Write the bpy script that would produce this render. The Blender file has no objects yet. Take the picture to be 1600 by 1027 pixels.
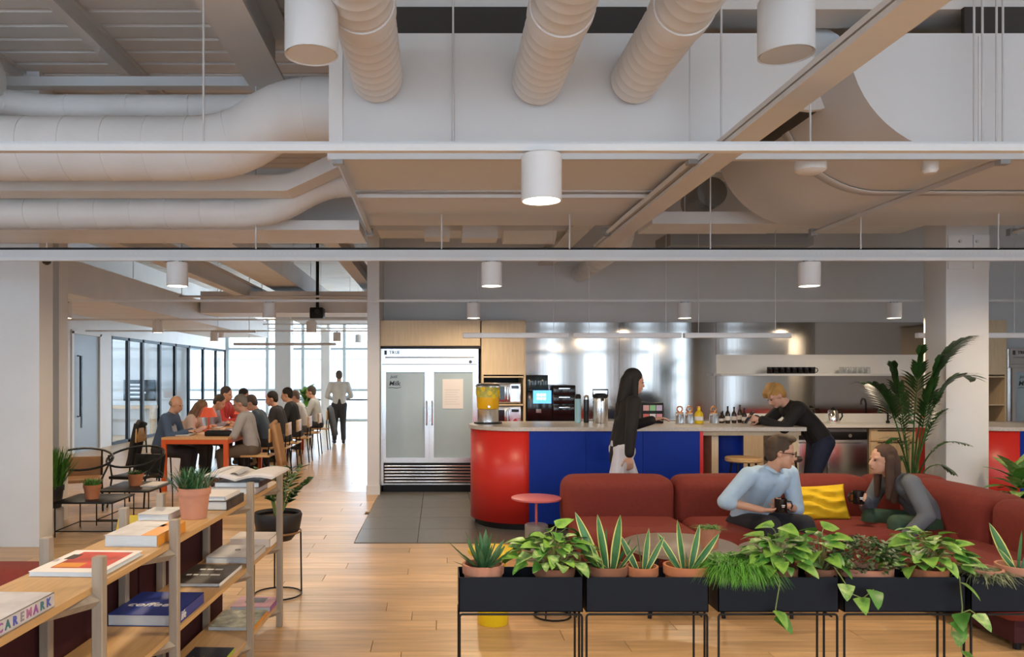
import bpy, bmesh, math, random
from mathutils import Vector, Matrix, Euler
random.seed(7)
SC = bpy.context.scene
COL = SC.collection
V = Vector
R = math.radians

# ------------------------------------------------------------------ camera, world, exposure
EYE = 1.58
F = 1200.0            # focal length in pixels of a 1600 px wide frame
cam_d = bpy.data.cameras.new('camera')
cam = bpy.data.objects.new('camera', cam_d); COL.objects.link(cam)
cam.location = (0, 0, EYE); cam.rotation_euler = (R(90), 0, 0)
cam_d.sensor_width = 36; cam_d.lens = 36 * F / 1600
cam_d.shift_x = 115 / 1600; cam_d.shift_y = 74.5 / 1600
cam_d.clip_start = 0.05
SC.camera = cam
SC.view_settings.view_transform = 'Standard'
SC.view_settings.look = 'None'
SC.view_settings.gamma = 1
SC.view_settings.use_curve_mapping = False
SC.view_settings.exposure = -0.27
w = bpy.data.worlds.new('daylight'); SC.world = w; w.use_nodes = True
bg = w.node_tree.nodes['Background']
bg.inputs[0].default_value = (0.66, 0.83, 1.0, 1); bg.inputs[1].default_value = 9.0

def X_(px, Y): return (px - 685) * Y / F          # metres across at depth Y
def Z_(py, Y): return EYE - (py - 588) * Y / F    # height at depth Y

# ------------------------------------------------------------------ materials
def mat(name, col, rough=0.5, metal=0.0, var=0.0, scale=8.0, stretch=(1, 1, 1), bump=0.0, emit=0, trans=0, coat=0, aniso=0, alpha=1, ior=None, dark=None, bscale=None):
    m = bpy.data.materials.new(name); m.use_nodes = True
    nt = m.node_tree; b = nt.nodes['Principled BSDF']
    b.inputs['Base Color'].default_value = (*col, 1)
    b.inputs['Roughness'].default_value = rough
    b.inputs['Metallic'].default_value = metal
    if trans: b.inputs['Transmission Weight'].default_value = trans
    if ior: b.inputs['IOR'].default_value = ior
    if coat: b.inputs['Coat Weight'].default_value = coat
    if aniso: b.inputs['Anisotropic'].default_value = aniso
    if alpha < 1: b.inputs['Alpha'].default_value = alpha
    if emit:
        b.inputs['Emission Color'].default_value = (*col, 1); b.inputs['Emission Strength'].default_value = emit
    if var or bump:
        tc = nt.nodes.new('ShaderNodeTexCoord'); mp = nt.nodes.new('ShaderNodeMapping')
        mp.inputs['Scale'].default_value = stretch
        nz = nt.nodes.new('ShaderNodeTexNoise'); nz.inputs['Scale'].default_value = scale; nz.inputs['Detail'].default_value = 4
        nt.links.new(tc.outputs['Object'], mp.inputs[0]); nt.links.new(mp.outputs[0], nz.inputs['Vector'])
        if var:
            d = dark or tuple(c * (1 - var) for c in col)
            u = tuple(min(1, c * (1 + var * .5)) for c in col)
            rp = nt.nodes.new('ShaderNodeValToRGB')
            rp.color_ramp.elements[0].position = .32; rp.color_ramp.elements[1].position = .68
            rp.color_ramp.elements[0].color = (*d, 1); rp.color_ramp.elements[1].color = (*u, 1)
            nt.links.new(nz.outputs['Fac'], rp.inputs[0]); nt.links.new(rp.outputs[0], b.inputs['Base Color'])
        if bump:
            bp = nt.nodes.new('ShaderNodeBump'); bp.inputs['Strength'].default_value = bump; bp.inputs['Distance'].default_value = .01
            src = nz
            if bscale:
                src = nt.nodes.new('ShaderNodeTexNoise'); src.inputs['Scale'].default_value = bscale
                nt.links.new(mp.outputs[0], src.inputs['Vector'])
            nt.links.new(src.outputs['Fac'], bp.inputs['Height']); nt.links.new(bp.outputs[0], b.inputs['Normal'])
    return m

def wood(name, col, var=.25, axis=0, rough=.45, rnd=False, scale=3.0):
    """wood with the grain along an axis; rnd tints every plank object differently"""
    st = [14, 14, 14]; st[axis] = 1.2
    m = mat(name, col, rough, var=var, scale=scale, stretch=tuple(st), bump=.04)
    if rnd:
        nt = m.node_tree; b = nt.nodes['Principled BSDF']
        oi = nt.nodes.new('ShaderNodeObjectInfo'); hs = nt.nodes.new('ShaderNodeHueSaturation')
        mr = nt.nodes.new('ShaderNodeMapRange'); mr.inputs[3].default_value = .78; mr.inputs[4].default_value = 1.14
        nt.links.new(oi.outputs['Random'], mr.inputs[0]); nt.links.new(mr.outputs[0], hs.inputs['Value'])
        rp = [n for n in nt.nodes if n.type == 'VALTORGB'][0]
        nt.links.new(rp.outputs[0], hs.inputs['Color']); nt.links.new(hs.outputs[0], b.inputs['Base Color'])
        # shift the grain from plank to plank
        mp = [n for n in nt.nodes if n.type == 'MAPPING'][0]
        cb = nt.nodes.new('ShaderNodeCombineXYZ'); mu = nt.nodes.new('ShaderNodeMath'); mu.operation = 'MULTIPLY'; mu.inputs[1].default_value = 50
        nt.links.new(oi.outputs['Random'], mu.inputs[0]); nt.links.new(mu.outputs[0], cb.inputs[1]); nt.links.new(cb.outputs[0], mp.inputs['Location'])
    return m

M = {}
M['white'] = mat('white paint', (.74, .74, .74), .6, var=.04, scale=2)
M['wall'] = mat('wall paint', (.66, .66, .66), .75, var=.03, scale=1.5)
M['soffit'] = mat('bulkhead sheet', (.66, .67, .68), .55, var=.03, scale=1.2)
M['duct'] = mat('painted duct', (.74, .73, .72), .5, var=.05, scale=3)
M['deck'] = mat('painted deck', (.70, .68, .66), .7, var=.06, scale=2)
M['beam'] = mat('painted steel beam', (.66, .64, .62), .55, var=.05, scale=2)
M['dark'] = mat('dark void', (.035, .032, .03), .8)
M['galv'] = mat('galvanised strut', (.62, .62, .62), .42, .55)
M['greyrail'] = mat('grey rail', (.60, .61, .62), .45, .2)
M['steel'] = mat('stainless', (.70, .72, .74), .24, 1, bump=.03, scale=4, stretch=(60, 60, 1))
M['splash'] = mat('brushed steel sheet', (.40, .38, .36), .10, 1, bump=.09, scale=1.6, stretch=(2.2, 2.2, .10))
M['chrome'] = mat('chrome', (.8, .8, .8), .12, 1)
M['black'] = mat('black metal', (.012, .012, .013), .4)
M['blackgloss'] = mat('black gloss', (.008, .008, .01), .15)
M['navy'] = mat('navy black sheet', (.006, .010, .018), .5)
M['red'] = mat('red laminate', (.66, .028, .02), .35)
M['blue'] = mat('blue laminate', (.002, .028, .30), .5)
M['ply'] = wood('birch ply', (.72, .56, .36), .07, 2, .5)
M['oak'] = wood('oak shelf', (.58, .36, .16), .16, 1, .45)
M['post'] = wood('grey oak post', (.36, .30, .235), .14, 2, .55)
M['plank'] = wood('oak floor plank', (.66, .42, .205), .20, 0, .32, rnd=True, scale=1.6)
M['plankfar'] = wood('oak floor planks far', (.66, .42, .205), .16, 0, .26, scale=1.2)
M['tile'] = mat('grey floor tile', (.15, .145, .135), .38, var=.08, scale=5)
M['grout'] = mat('dark sub floor', (.10, .08, .06), .9)
M['stone'] = mat('speckled quartz top', (.55, .50, .45), .3, var=.15, scale=60)
M['whitetop'] = mat('white worktop', (.75, .74, .72), .3)
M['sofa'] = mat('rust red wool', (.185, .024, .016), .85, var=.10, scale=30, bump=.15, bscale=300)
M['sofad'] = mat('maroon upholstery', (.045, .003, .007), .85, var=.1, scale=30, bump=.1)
M['yellow'] = mat('yellow linen', (.80, .52, .01), .8, var=.12, scale=9, bump=.35)
M['yellowp'] = mat('yellow plastic', (.85, .60, .01), .4)
M['terra'] = mat('terracotta', (.46, .17, .075), .8, var=.18, scale=9)
M['terrap'] = mat('pink terracotta', (.52, .24, .155), .8, var=.14, scale=9)
M['terrad'] = mat('dark terracotta', (.26, .11, .06), .8, var=.2, scale=9)
M['soil'] = mat('soil', (.05, .03, .02), .95, var=.4, scale=40, bump=.5)
M['potblack'] = mat('black pot', (.02, .02, .022), .5)
M['pink'] = mat('pink lacquer', (.55, .14, .16), .4)
M['greym'] = mat('grey metal', (.30, .30, .30), .4, .3)
M['tabletop'] = mat('grey brown table top', (.24, .20, .175), .4, var=.1, scale=5)
M['orange'] = mat('orange lacquer', (.62, .10, .02), .4)
M['tabwood'] = wood('table wood', (.66, .38, .18), .15, 1, .4)
def glass_pane():
    m = bpy.data.materials.new('window glass'); m.use_nodes = True; nt = m.node_tree; nt.nodes.clear()
    o = nt.nodes.new('ShaderNodeOutputMaterial'); mx = nt.nodes.new('ShaderNodeMixShader'); tr = nt.nodes.new('ShaderNodeBsdfTransparent'); gl = nt.nodes.new('ShaderNodeBsdfGlossy')
    gl.inputs['Roughness'].default_value = .02; tr.inputs[0].default_value = (.95, .97, .98, 1)
    mx.inputs[0].default_value = .05; nt.links.new(tr.outputs[0], mx.inputs[1]); nt.links.new(gl.outputs[0], mx.inputs[2]); nt.links.new(mx.outputs[0], o.inputs[0])
    return m
M['glass'] = glass_pane()
M['frost'] = mat('frosted fridge glass', (.40, .50, .54), .22, var=.08, scale=2)
M['paper'] = mat('paper', (.82, .78, .76), .8)
M['pages'] = mat('book pages', (.66, .74, .80), .8, var=.12, scale=30, stretch=(1, 1, 60))
M['tan'] = mat('tan leather', (.30, .15, .06), .5, var=.15, scale=6)
M['lens'] = mat('lit lamp lens', (1, .90, .74), .5, emit=12)
M['linear'] = mat('linear lamp diffuser', (.86, .88, .92), .4)
M['screen'] = mat('lit screen', (.12, .45, .85), .3, emit=1.6)
M['screenw'] = mat('screen white', (.8, .9, 1), .3, emit=2)
M['juice'] = mat('orange juice', (.90, .48, .01), .25)
M['fruit'] = mat('lemon slices', (.62, .56, .10), .4, var=.4, scale=25)
M['clear'] = mat('clear jar glass', (.9, .93, .95), .05, trans=.9, ior=1.3)
M['amber'] = mat('dark bottle glass', (.03, .015, .008), .12)
M['greenb'] = mat('green bottle glass', (.05, .16, .05), .12)
M['copper'] = mat('copper', (.60, .28, .12), .3, .8)
M['inkw'] = mat('white print', (.85, .85, .85), .6)
M['inkd'] = mat('dark print', (.04, .05, .06), .6)
M['redsign'] = mat('red sign', (.75, .05, .04), .5)
M['trunkred'] = M['red']
M['bluegrey'] = mat('blue grey door', (.36, .42, .47), .45)
M['building'] = mat('pale facade', (.72, .76, .80), .9)
for n_ in ('blue', 'navy', 'black'): M[n_].node_tree.nodes['Principled BSDF'].inputs['Specular IOR Level'].default_value = .22
def leafmat(n, c, c2, sc=12, rough=.4, stretch=(1, 1, 1)):
    return mat(n, c, rough, var=.3, scale=sc, dark=c2, stretch=stretch)
M['leaf'] = leafmat('green leaf', (.09, .25, .04), (.04, .15, .02))
M['leafl'] = leafmat('light pothos leaf', (.24, .42, .07), (.07, .22, .03), 18)
M['leafd'] = leafmat('dark leaf', (.035, .11, .025), (.015, .06, .012))
M['leafv'] = leafmat('variegated pothos leaf', (.36, .48, .18), (.07, .22, .04), 26)
M['aloe'] = leafmat('aloe leaf', (.055, .16, .065), (.03, .10, .04), 20)
M['sans'] = leafmat('snake plant leaf', (.06, .19, .07), (.025, .09, .035), 9, stretch=(1, 1, 8))
M['sansy'] = mat('yellow leaf edge', (.62, .60, .20), .45)
M['fitt'] = leafmat('nerve plant leaf', (.22, .26, .15), (.06, .08, .03), 40)
M['fern'] = leafmat('fern green', (.10, .30, .03), (.05, .20, .02), 20)
M['stem'] = mat('stem', (.20, .26, .08), .6)
M['bamboo'] = mat('palm stem', (.32, .30, .10), .6, var=.3, scale=10)

# ------------------------------------------------------------------ mesh building
class MB:
    def __init__(s): s.v = []; s.f = []; s.m = []
    def add(s, vs, fs, m=0, T=None):
        o = len(s.v)
        s.v += [tuple(T @ V(p)) for p in vs] if T else [tuple(p) for p in vs]
        s.f += [tuple(i + o for i in f) for f in fs]; s.m += [m] * len(fs)
        return s
    def box(s, c, d, rz=0, m=0, T=None):
        x, y, z = d[0] / 2, d[1] / 2, d[2] / 2
        vs = [(-x, -y, -z), (x, -y, -z), (x, y, -z), (-x, y, -z), (-x, -y, z), (x, -y, z), (x, y, z), (-x, y, z)]
        fs = [(0, 3, 2, 1), (4, 5, 6, 7), (0, 1, 5, 4), (1, 2, 6, 5), (2, 3, 7, 6), (3, 0, 4, 7)]
        A = Matrix.Translation(V(c)) @ Matrix.Rotation(rz, 4, 'Z')
        return s.add(vs, fs, m, T @ A if T else A)
    def span(s, a, b, m=0):
        return s.box([(a[i] + b[i]) / 2 for i in range(3)], [abs(b[i] - a[i]) for i in range(3)], 0, m)
    def rbox(s, c, d, r, seg=3, m=0, T=None, rz=0, bulge=0):
        bm = bmesh.new(); bmesh.ops.create_cube(bm, size=1)
        for v in bm.verts: v.co = V((v.co.x * d[0], v.co.y * d[1], v.co.z * d[2]))
        bmesh.ops.bevel(bm, geom=list(bm.edges), offset=min(r, min(d) * .49), segments=seg, profile=.5, affect='EDGES')
        if bulge:
            bmesh.ops.subdivide_edges(bm, edges=[e for e in bm.edges if e.calc_length() > min(d) * .4], cuts=3, use_grid_fill=True)
            for v in bm.verts:
                u = [1 - abs(2 * v.co[i] / d[i]) ** 2 for i in range(3)]
                for i in range(3):
                    j, k = (i + 1) % 3, (i + 2) % 3
                    v.co[i] += math.copysign(bulge, v.co[i]) * max(0, u[j]) * max(0, u[k]) * abs(2 * v.co[i] / d[i])
        A = Matrix.Translation(V(c)) @ Matrix.Rotation(rz, 4, 'Z')
        bm.verts.index_update()
        s.add([v.co[:] for v in bm.verts], [[v.index for v in f.verts] for f in bm.faces], m, T @ A if T else A)
        bm.free(); return s
    def lathe(s, prof, c=(0, 0, 0), n=24, m=0, T=None, cap=True):
        vs = []; fs = []
        for r, z in prof:
            for i in range(n):
                a = 2 * math.pi * i / n; vs.append((c[0] + r * math.cos(a), c[1] + r * math.sin(a), c[2] + z))
        for k in range(len(prof) - 1):
            for i in range(n):
                j = (i + 1) % n; fs.append((k * n + i, k * n + j, (k + 1) * n + j, (k + 1) * n + i))
        if cap:
            fs.append(tuple(range(n - 1, -1, -1))); fs.append(tuple((len(prof) - 1) * n + i for i in range(n)))
        return s.add(vs, fs, m, T)
    def tube(s, pts, r, n=8, m=0, closed=False, cap=True):
        pts = [V(p) for p in pts]; k = len(pts)
        rr = r if isinstance(r, (list, tuple)) else [r] * k
        vs = []; fs = []; up = None
        for i in range(k):
            if closed: t = pts[(i + 1) % k] - pts[i - 1]
            else: t = pts[min(i + 1, k - 1)] - pts[max(i - 1, 0)]
            t = t.normalized() if t.length > 1e-9 else V((0, 0, 1))
            if up is None: up = V((0, 0, 1)) if abs(t.z) < .9 else V((1, 0, 0))
            a = (up - t * up.dot(t))
            a = a.normalized() if a.length > 1e-6 else t.orthogonal().normalized()
            up = a; b = t.cross(a)
            for q in range(n):
                w_ = 2 * math.pi * q / n; vs.append(pts[i] + (a * math.cos(w_) + b * math.sin(w_)) * rr[i])
        for i in range(k if closed else k - 1):
            i2 = (i + 1) % k
            for q in range(n):
                q2 = (q + 1) % n; fs.append((i * n + q, i * n + q2, i2 * n + q2, i2 * n + q))
        if cap and not closed:
            fs.append(tuple(range(n - 1, -1, -1))); fs.append(tuple((k - 1) * n + q for q in range(n)))
        return s.add(vs, fs, m)
    def cyl(s, a, b, r, r2=None, n=16, m=0): return s.tube([a, b], [r, r if r2 is None else r2], n, m)
    def ell(s, c, rad, n=12, m=0, rot=None):
        vs = []; fs = []; k = max(4, n // 2)
        for i in range(k + 1):
            p = math.pi * i / k
            for j in range(n):
                a = 2 * math.pi * j / n
                q = V((rad[0] * math.sin(p) * math.cos(a), rad[1] * math.sin(p) * math.sin(a), rad[2] * math.cos(p)))
                vs.append(V(c) + (rot @ q if rot else q))
        for i in range(k):
            for j in range(n):
                j2 = (j + 1) % n
                fs.append((i * n + j, (i + 1) * n + j, (i + 1) * n + j2, i * n + j2))
        return s.add(vs, fs, m)
    def prism(s, poly, a, b, axis='z', m=0):
        n = len(poly)
        def P(p, t): return {'z': (p[0], p[1], t), 'y': (p[0], t, p[1]), 'x': (t, p[0], p[1])}[axis]
        vs = [P(p, a) for p in poly] + [P(p, b) for p in poly]
        fs = [tuple(range(n - 1, -1, -1)), tuple(range(n, 2 * n))] + [(i, (i + 1) % n, n + (i + 1) % n, n + i) for i in range(n)]
        return s.add(vs, fs, m)
    def mesh(s, name, mats, fix=True):
        me = bpy.data.meshes.new(name); me.from_pydata([tuple(p) for p in s.v], [], s.f)
        for x in (mats if isinstance(mats, (list, tuple)) else [mats]): me.materials.append(M[x] if isinstance(x, str) else x)
        me.polygons.foreach_set('material_index', s.m)
        me.polygons.foreach_set('use_smooth', [True] * len(s.f))
        if fix:
            bm = bmesh.new(); bm.from_mesh(me); bmesh.ops.recalc_face_normals(bm, faces=bm.faces); bm.to_mesh(me); bm.free()
        me.update(); me.set_sharp_from_angle(angle=R(38))
        return me
    def build(s, name, mats, parent=None, loc=None):
        return link(name, s.mesh(name, mats), parent, loc)

def link(name, me, parent=None, loc=None, rot=None, scale=None):
    o = bpy.data.objects.new(name, me); COL.objects.link(o)
    if parent is not None: o.parent = parent
    if loc is not None: o.location = loc
    if rot is not None: o.rotation_euler = rot
    if scale is not None: o.scale = scale
    return o
def tag(o, label, cat, group=None):
    o['label'] = label; o['category'] = cat
    if group: o['group'] = group
    return o
def thing(name, label, cat, loc=(0, 0, 0), rz=0, group=None):
    o = bpy.data.objects.new(name, None); COL.objects.link(o); o.empty_display_size = .1
    o.location = loc; o.rotation_euler = (0, 0, rz)
    return tag(o, label, cat, group)
def struct(o): o['kind'] = 'structure'; return o
def stuff(o): o['kind'] = 'stuff'; return o
def copy_tree(o, parent=None):
    c = o.copy(); COL.objects.link(c); c.parent = parent
    for ch in list(o.children): copy_tree(ch, c)
    return c
def text_mesh(txt, size, matname, depth=.0008, shear=0, bold=0):
    cu = bpy.data.curves.new('lettering', 'FONT'); cu.body = txt; cu.size = size; cu.extrude = depth; cu.shear = shear
    cu.align_x = 'CENTER'; cu.align_y = 'CENTER'; cu.offset = bold; cu.resolution_u = 2
    ob = bpy.data.objects.new('lettering', cu)
    me = bpy.data.meshes.new_from_object(ob); bpy.data.objects.remove(ob); bpy.data.curves.remove(cu)
    me.materials.clear(); me.materials.append(M[matname]); return me
def lettering(txt, size, matname, parent, loc, rot, **k):
    return link('lettering', text_mesh(txt, size, matname, **k), parent, loc, rot)
def arc(c, r, a0, a1, n, z=None):
    return [(c[0] + r * math.cos(R(a0 + (a1 - a0) * i / n)), c[1] + r * math.sin(R(a0 + (a1 - a0) * i / n))) for i in range(n + 1)]

# ================================================================== THE SETTING
# ---- floor: oak planks running across, grey tiles by the kitchen
DECK = 4.40
fl = struct(MB().span((-12, -3.3, -.12), (12, 27, -.018)).build('floor', 'grout'))
TX0, TX1, TY0, TY1 = -.80, 9.6, 7.29, 11.2
pw = .19
rows = []
Y = -3.2
while Y < 27: rows.append(Y); Y += pw
pm = {}
nobj = 0
far = MB()
for i, y in enumerate(rows):
    x = -11.5 + random.random() * 1.8
    while x < 11:
        L = random.choice([1.5, 1.8, 2.1])
        x1 = min(x + L, 11.5); a, b = x, x1
        x = x1
        yc = y + pw / 2
        if TY0 < yc < TY1 and b > TX0:
            if a < TX0: b = TX0
            else: continue
        if b - a < .05: continue
        l0, l1 = X_(-20, yc), X_(1620, yc)
        if 4.1 < yc < 10.5 and b > l0 and a < l1 and nobj < 290:
            key = round(b - a, 2)
            if key not in pm:
                pm[key] = MB().rbox((0, 0, -.009), (key - .003, pw - .003, .018), .0015, 1).mesh('plank', 'plank')
            link('plank', pm[key], fl, ((a + b) / 2, yc, 0)); nobj += 1
        else:
            far.box(((a + b) / 2, yc, -.009), (b - a - .003, pw - .003, .018))
stuff(far.build('far_planks', 'plankfar', fl))
ts = .60
tm = MB().rbox((0, 0, -.009), (ts - .004, ts - .004, .018), .0015, 1).mesh('tile', 'tile')
ny = int((TY1 - TY0) / ts); sy = (TY1 - TY0) / (ny * ts)
for i in range(int((TX1 - TX0) / ts)):
    for j in range(ny):
        link('tile', tm, fl, (TX0 + ts * (i + .5), TY0 + ts * sy * (j + .5), 0), None, (1, sy, 1))

# ---- ceiling: ribbed painted metal deck
c = MB()
y = -3.3
prof = []
while y < 27.2:
    prof += [(y, DECK), (y + .19, DECK), (y + .205, DECK + .035), (y + .235, DECK + .035)]; y += .25
poly = prof + [(prof[-1][0], DECK + .2), (prof[0][0], DECK + .2)]
n = len(prof)
vs = [(-12, p[0], p[1]) for p in prof] + [(12, p[0], p[1]) for p in prof]
c.add(vs, [(i, i + 1, n + i + 1, n + i) for i in range(n - 1)])
c.span((-12, -3.3, DECK + .12), (12, 27.2, DECK + .2))
struct(c.build('ceiling', 'deck'))

# ---- walls
struct(MB().span((-.95, 10.25, 0), (-.79, 18, 4.4)).build('wall_partition', 'white'))
struct(MB().span((-.79, 11.15, 0), (12, 11.3, 4.4)).build('wall_kitchen', 'wall'))
struct(MB().span((-12.1, -3.1, 0), (-11.95, 8.5, 4.4)).build('wall_side', 'white'))  # unseen solid wall added to cut daylight from the left
struct(MB().span((9.8, -3.1, 0), (9.95, 11.2, 4.4)).build('wall_right', 'wall'))
struct(MB().span((-.96, 10.23, 0), (-.78, 10.25, .12)).build('baseboard_partition', 'white'))
# wall return on the near left with the pier behind it
struct(MB().span((-9, 7.1, 0), (-3.69, 7.35, 4.4)).build('wall_left', 'white'))
struct(MB().span((-9, 8.3, 0), (-4.10, 8.5, 4.4)).build('wall_pier', 'white'))
# left wall of the deep room, with its meeting room fronts
LX = -7.45
wl = MB()
wl.span((LX - .2, 8.5, 2.50), (LX, 27, 4.4))
wl.span((LX - .2, 8.5, 0), (LX, 15.6, 2.50))
wl.span((LX - .2, 16.9, 0), (LX, 17.5, 2.5))
struct(wl.build('wall_far_left', 'white'))
mr_ = MB()
for y_ in range(9, 28, 3): mr_.span((-11.9, y_ - .15, 0), (-11.75, y_ + .15, 4.4))
mr_.span((-11.9, 8.5, 0), (-11.75, 27, .5)); mr_.span((-11.9, 8.5, 3.0), (-11.75, 27, 4.4))
struct(mr_.build('wall_meeting_rooms', 'white'))
# window wall behind the viewer: added unseen, oak clad and white piers limit daylight and streak the steel
bw = MB(); x = -11.0; k = 0
while x < 10:
    bw.span((x, -3.15, 0), (x + (1.0 if k % 2 else .8), -2.9, 4.4), m=k % 2); x += 1.5; k += 1
bw.span((-12, -3.15, 0), (10, -2.95, .35)); bw.span((-12, -3.15, 3.7), (10, -2.95, 4.4))
wb = struct(bw.build('wall_back', ['white', 'tabwood']))
# flush door with long black pull
dr = struct(MB().span((LX - .06, 15.65, 0), (LX - .01, 16.85, 2.45)).build('door_1', 'bluegrey'))
fr = MB()
fr.span((LX - .1, 15.56, 0), (LX + .03, 15.65, 2.5)); fr.span((LX - .1, 16.85, 0), (LX + .03, 16.94, 2.5)); fr.span((LX - .1, 15.56, 2.45), (LX + .03, 16.94, 2.53))
fr.build('door_frame', 'white', dr)
MB().tube([(LX + .0, 15.85, .75), (LX + .06, 15.85, .75), (LX + .06, 15.85, 2.0), (LX + .0, 15.85, 2.0)], .018).build('door_handle', 'black', dr)
MB().span((LX - .012, 16.02, .5), (LX + .006, 16.07, 2.0)).build('door_glazing_strip', 'blackgloss', dr)
# glazed meeting room fronts: black frames with panes
fy = [17.5, 18.5, 19.4, 20.6, 21.8, 23.0, 24.4, 25.8, 27.0]
for i in range(len(fy) - 1):
    a, b = fy[i], fy[i + 1]
    wn = MB()
    t = .06
    wn.span((LX - .07, a, 0), (LX, a + t, 2.5)); wn.span((LX - .07, b - t, 0), (LX, b, 2.5))
    wn.span((LX - .07, a, 2.43), (LX, b, 2.5)); wn.span((LX - .07, a, 0), (LX, b, .07))
    o = struct(wn.build('window_%d' % (i + 1), 'black'))
    MB().span((LX - .04, a + t, .07), (LX - .03, b - t, 2.43)).build('pane', 'glass', o)
# white partition between the meeting rooms, wood desk and dark screen inside
for k, yy in enumerate((20.6, 23.0)):
    struct(MB().span((-11.75, yy, 0), (LX - .1, yy + .1, 2.9)).build('wall_meeting_%s' % ('middle', 'back')[k], 'wall'))
# far window wall
FY = 27.0
ww = MB()
xs = [-7.4, -6.0, -4.75, -3.3, -1.9, -.95]
for x in xs: ww.span((x - .05, FY - .1, 0), (x + .05, FY + .05, 4.4))
for z in (0.0, 1.05, 2.5, 4.1): ww.span((-12, FY - .08, z), (-.8, FY + .02, z + .08))
wo = struct(ww.build('window_9', mat('grey blue mullion', (.45, .52, .56), .5)))
for a, b in zip(xs[:-1], xs[1:]):
    for z0, z1 in ((.08, 1.05), (1.13, 2.5), (2.58, 4.1)):
        MB().span((a + .05, FY - .03, z0), (b - .05, FY - .02, z1)).build('pane', 'glass', wo)
# exterior sun louvres and pale building outside
lv = thing('sun_louvre', 'white horizontal sun louvres outside the end windows', 'louvre', (0, FY + .7, 0))
for k in range(6):
    MB().box((-4.2, 0, 2.2 + k * .30), (7.5, .08, .02)).build('slat', 'white', lv)
for s in (-7.9, -.5): MB().box((s, 0, 1.9), (.06, .08, 4.0)).build('support_post', 'white', lv)
bd = thing('office_building', 'pale office block standing outside the end windows', 'building', (-5, 56, 0))
MB().box((0, 0, 2), (40, 6, 4)).build('facade', 'building', bd)
for k in range(2): MB().box((0, -3.02, .9 + k * 1.6), (38, .08, .6)).build('window_band', 'bluegrey', bd)
struct(MB().span((-30, 27.2, -.2), (20, 60, -.1)).build('ground_outside', mat('pale paving', (.5, .5, .5), .9)))
sg = thing('door_sign', 'small red sign on the glass at the far end', 'sign', (X_(431, 26.955), 26.955, Z_(617, 26.955)))
MB().box((0, 0, 0), (.75, .02, .22)).build('panel', 'redsign', sg)
# far grey column
def column(name, label, x, y, w_, d, h, m='white', group=None):
    return tag(MB().span((x - w_ / 2, y - d / 2, 0), (x + w_ / 2, y + d / 2, h)).build(name, m), label, 'column', group)
column('column', 'square grey column in front of the far windows', X_(444, 21), 21, .42, .42, 4.4)
column('column', 'slim white column by the far windows behind the standing man', X_(509, 25.5), 25.5, .28, .28, 4.4)
# bolted steel column and round column on the right
cr = thing('column', 'white boxed steel column with bolts behind the red sofa', 'column', (5.03, 7.3, 0))
MB().rbox((0, .16, 2.2), (.41, .32, 4.4), .008, 2).build('casing', 'white', cr)
MB().box((-.08, -.006, 2.76), (.22, .012, .32)).build('splice_plate', 'white', cr)
MB().box((.125, -.006, 2.76), (.15, .012, .32)).build('splice_plate', 'white', cr)
for bx in (-.08, .08):
    for bz in (2.72, 2.86):
        MB().cyl((bx, -.012, bz), (bx, -.022, bz), .014, n=8).build('bolt', 'galv', cr)
rc = MB().lathe([(.20, 0), (.20, 4.4)], n=32)
tag(rc.build('column', 'white', None, (X_(1474, 9.3), 9.3, 0)), 'round white column half hidden behind the boxed column', 'column')

# ================================================================== CEILING SERVICES
def extrude_profile(poly, y0, y1, name, m, parent=None): return MB().prism(poly, y0, y1, 'y').build(name, m, parent)
SB, ST, SF, SK = 2.88, 3.57, 4.5, 6.62   # bulkhead bottom, top, front, back
rr = .69
left = [(-.63, SB)] + [(2.21 - rr + rr * math.sin(R(a)), SB + rr - rr * math.cos(R(a))) for a in range(0, 91, 6)] + [(2.21, ST + .02), (-.63, ST + .02)]
b1 = thing('air_plenum', 'long white ceiling plenum box with rounded lower corner and three ducts', 'plenum', (0, 0, 0))
extrude_profile(left, SF, SK, 'housing', 'soffit', b1)
right = [(7.5, SB), (7.5, ST + .02), (2.40, ST + .02)] + [(2.40 + rr - rr * math.sin(R(a)), SB + rr - rr * math.cos(R(a))) for a in range(90, -1, -6)]
b2 = thing('air_plenum', 'white ceiling plenum box with rounded corner above the bolted column', 'plenum', (0, 0, 0))
extrude_profile(right, SF, SK, 'housing', 'soffit', b2)
# panel joints, standing slightly proud, and the grey seam band round the underside
for b, x0, x1, pl in ((b1, -.63, 2.21, left), (b2, 2.40, 7.5, right)):
    prof = [p for p in pl if p[1] < ST]
    if b is b2: prof = prof[1:] + prof[:1]
    vs = []; fs = []
    y0, y1 = 5.36, 5.46
    cxx = 2.21 - rr if b is b1 else 2.40 + rr
    for p in prof:
        n_ = V((p[0] - cxx, p[1] - SB - rr)) if ((b is b1 and p[0] > cxx) or (b is b2 and p[0] < cxx)) else V((0, -1))
        n_ = n_.normalized() * .008
        vs += [(p[0] + n_.x, y0, p[1] + n_.y), (p[0] + n_.x, y1, p[1] + n_.y)]
    for i in range(len(prof) - 1): fs.append((2 * i, 2 * i + 1, 2 * i + 3, 2 * i + 2))
    o = MB().add(vs, fs).build('seam_band', 'greyrail', b)
    sm = o.modifiers.new('thick', 'SOLIDIFY'); sm.thickness = .008
    MB().span((x0 if b is b1 else x0 + rr, SF - .01, SB), (x1 - rr if b is b1 else x1, SF, SB + .03)).build('edge_trim', 'white', b)
MB().span((-.64, SF - .012, SB), (-.56, SF, ST)).build('corner_trim', 'white', b1)
for x in (X_(708, SF),): MB().span((x - .006, SF - .006, SB + .03), (x + .006, SF, ST)).build('panel_joint', 'white', b1)
for x in (X_(1530, SF), 4.6): MB().span((x - .006, SF - .006, SB + .03), (x + .006, SF, ST)).build('panel_joint', 'white', b2)
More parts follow.
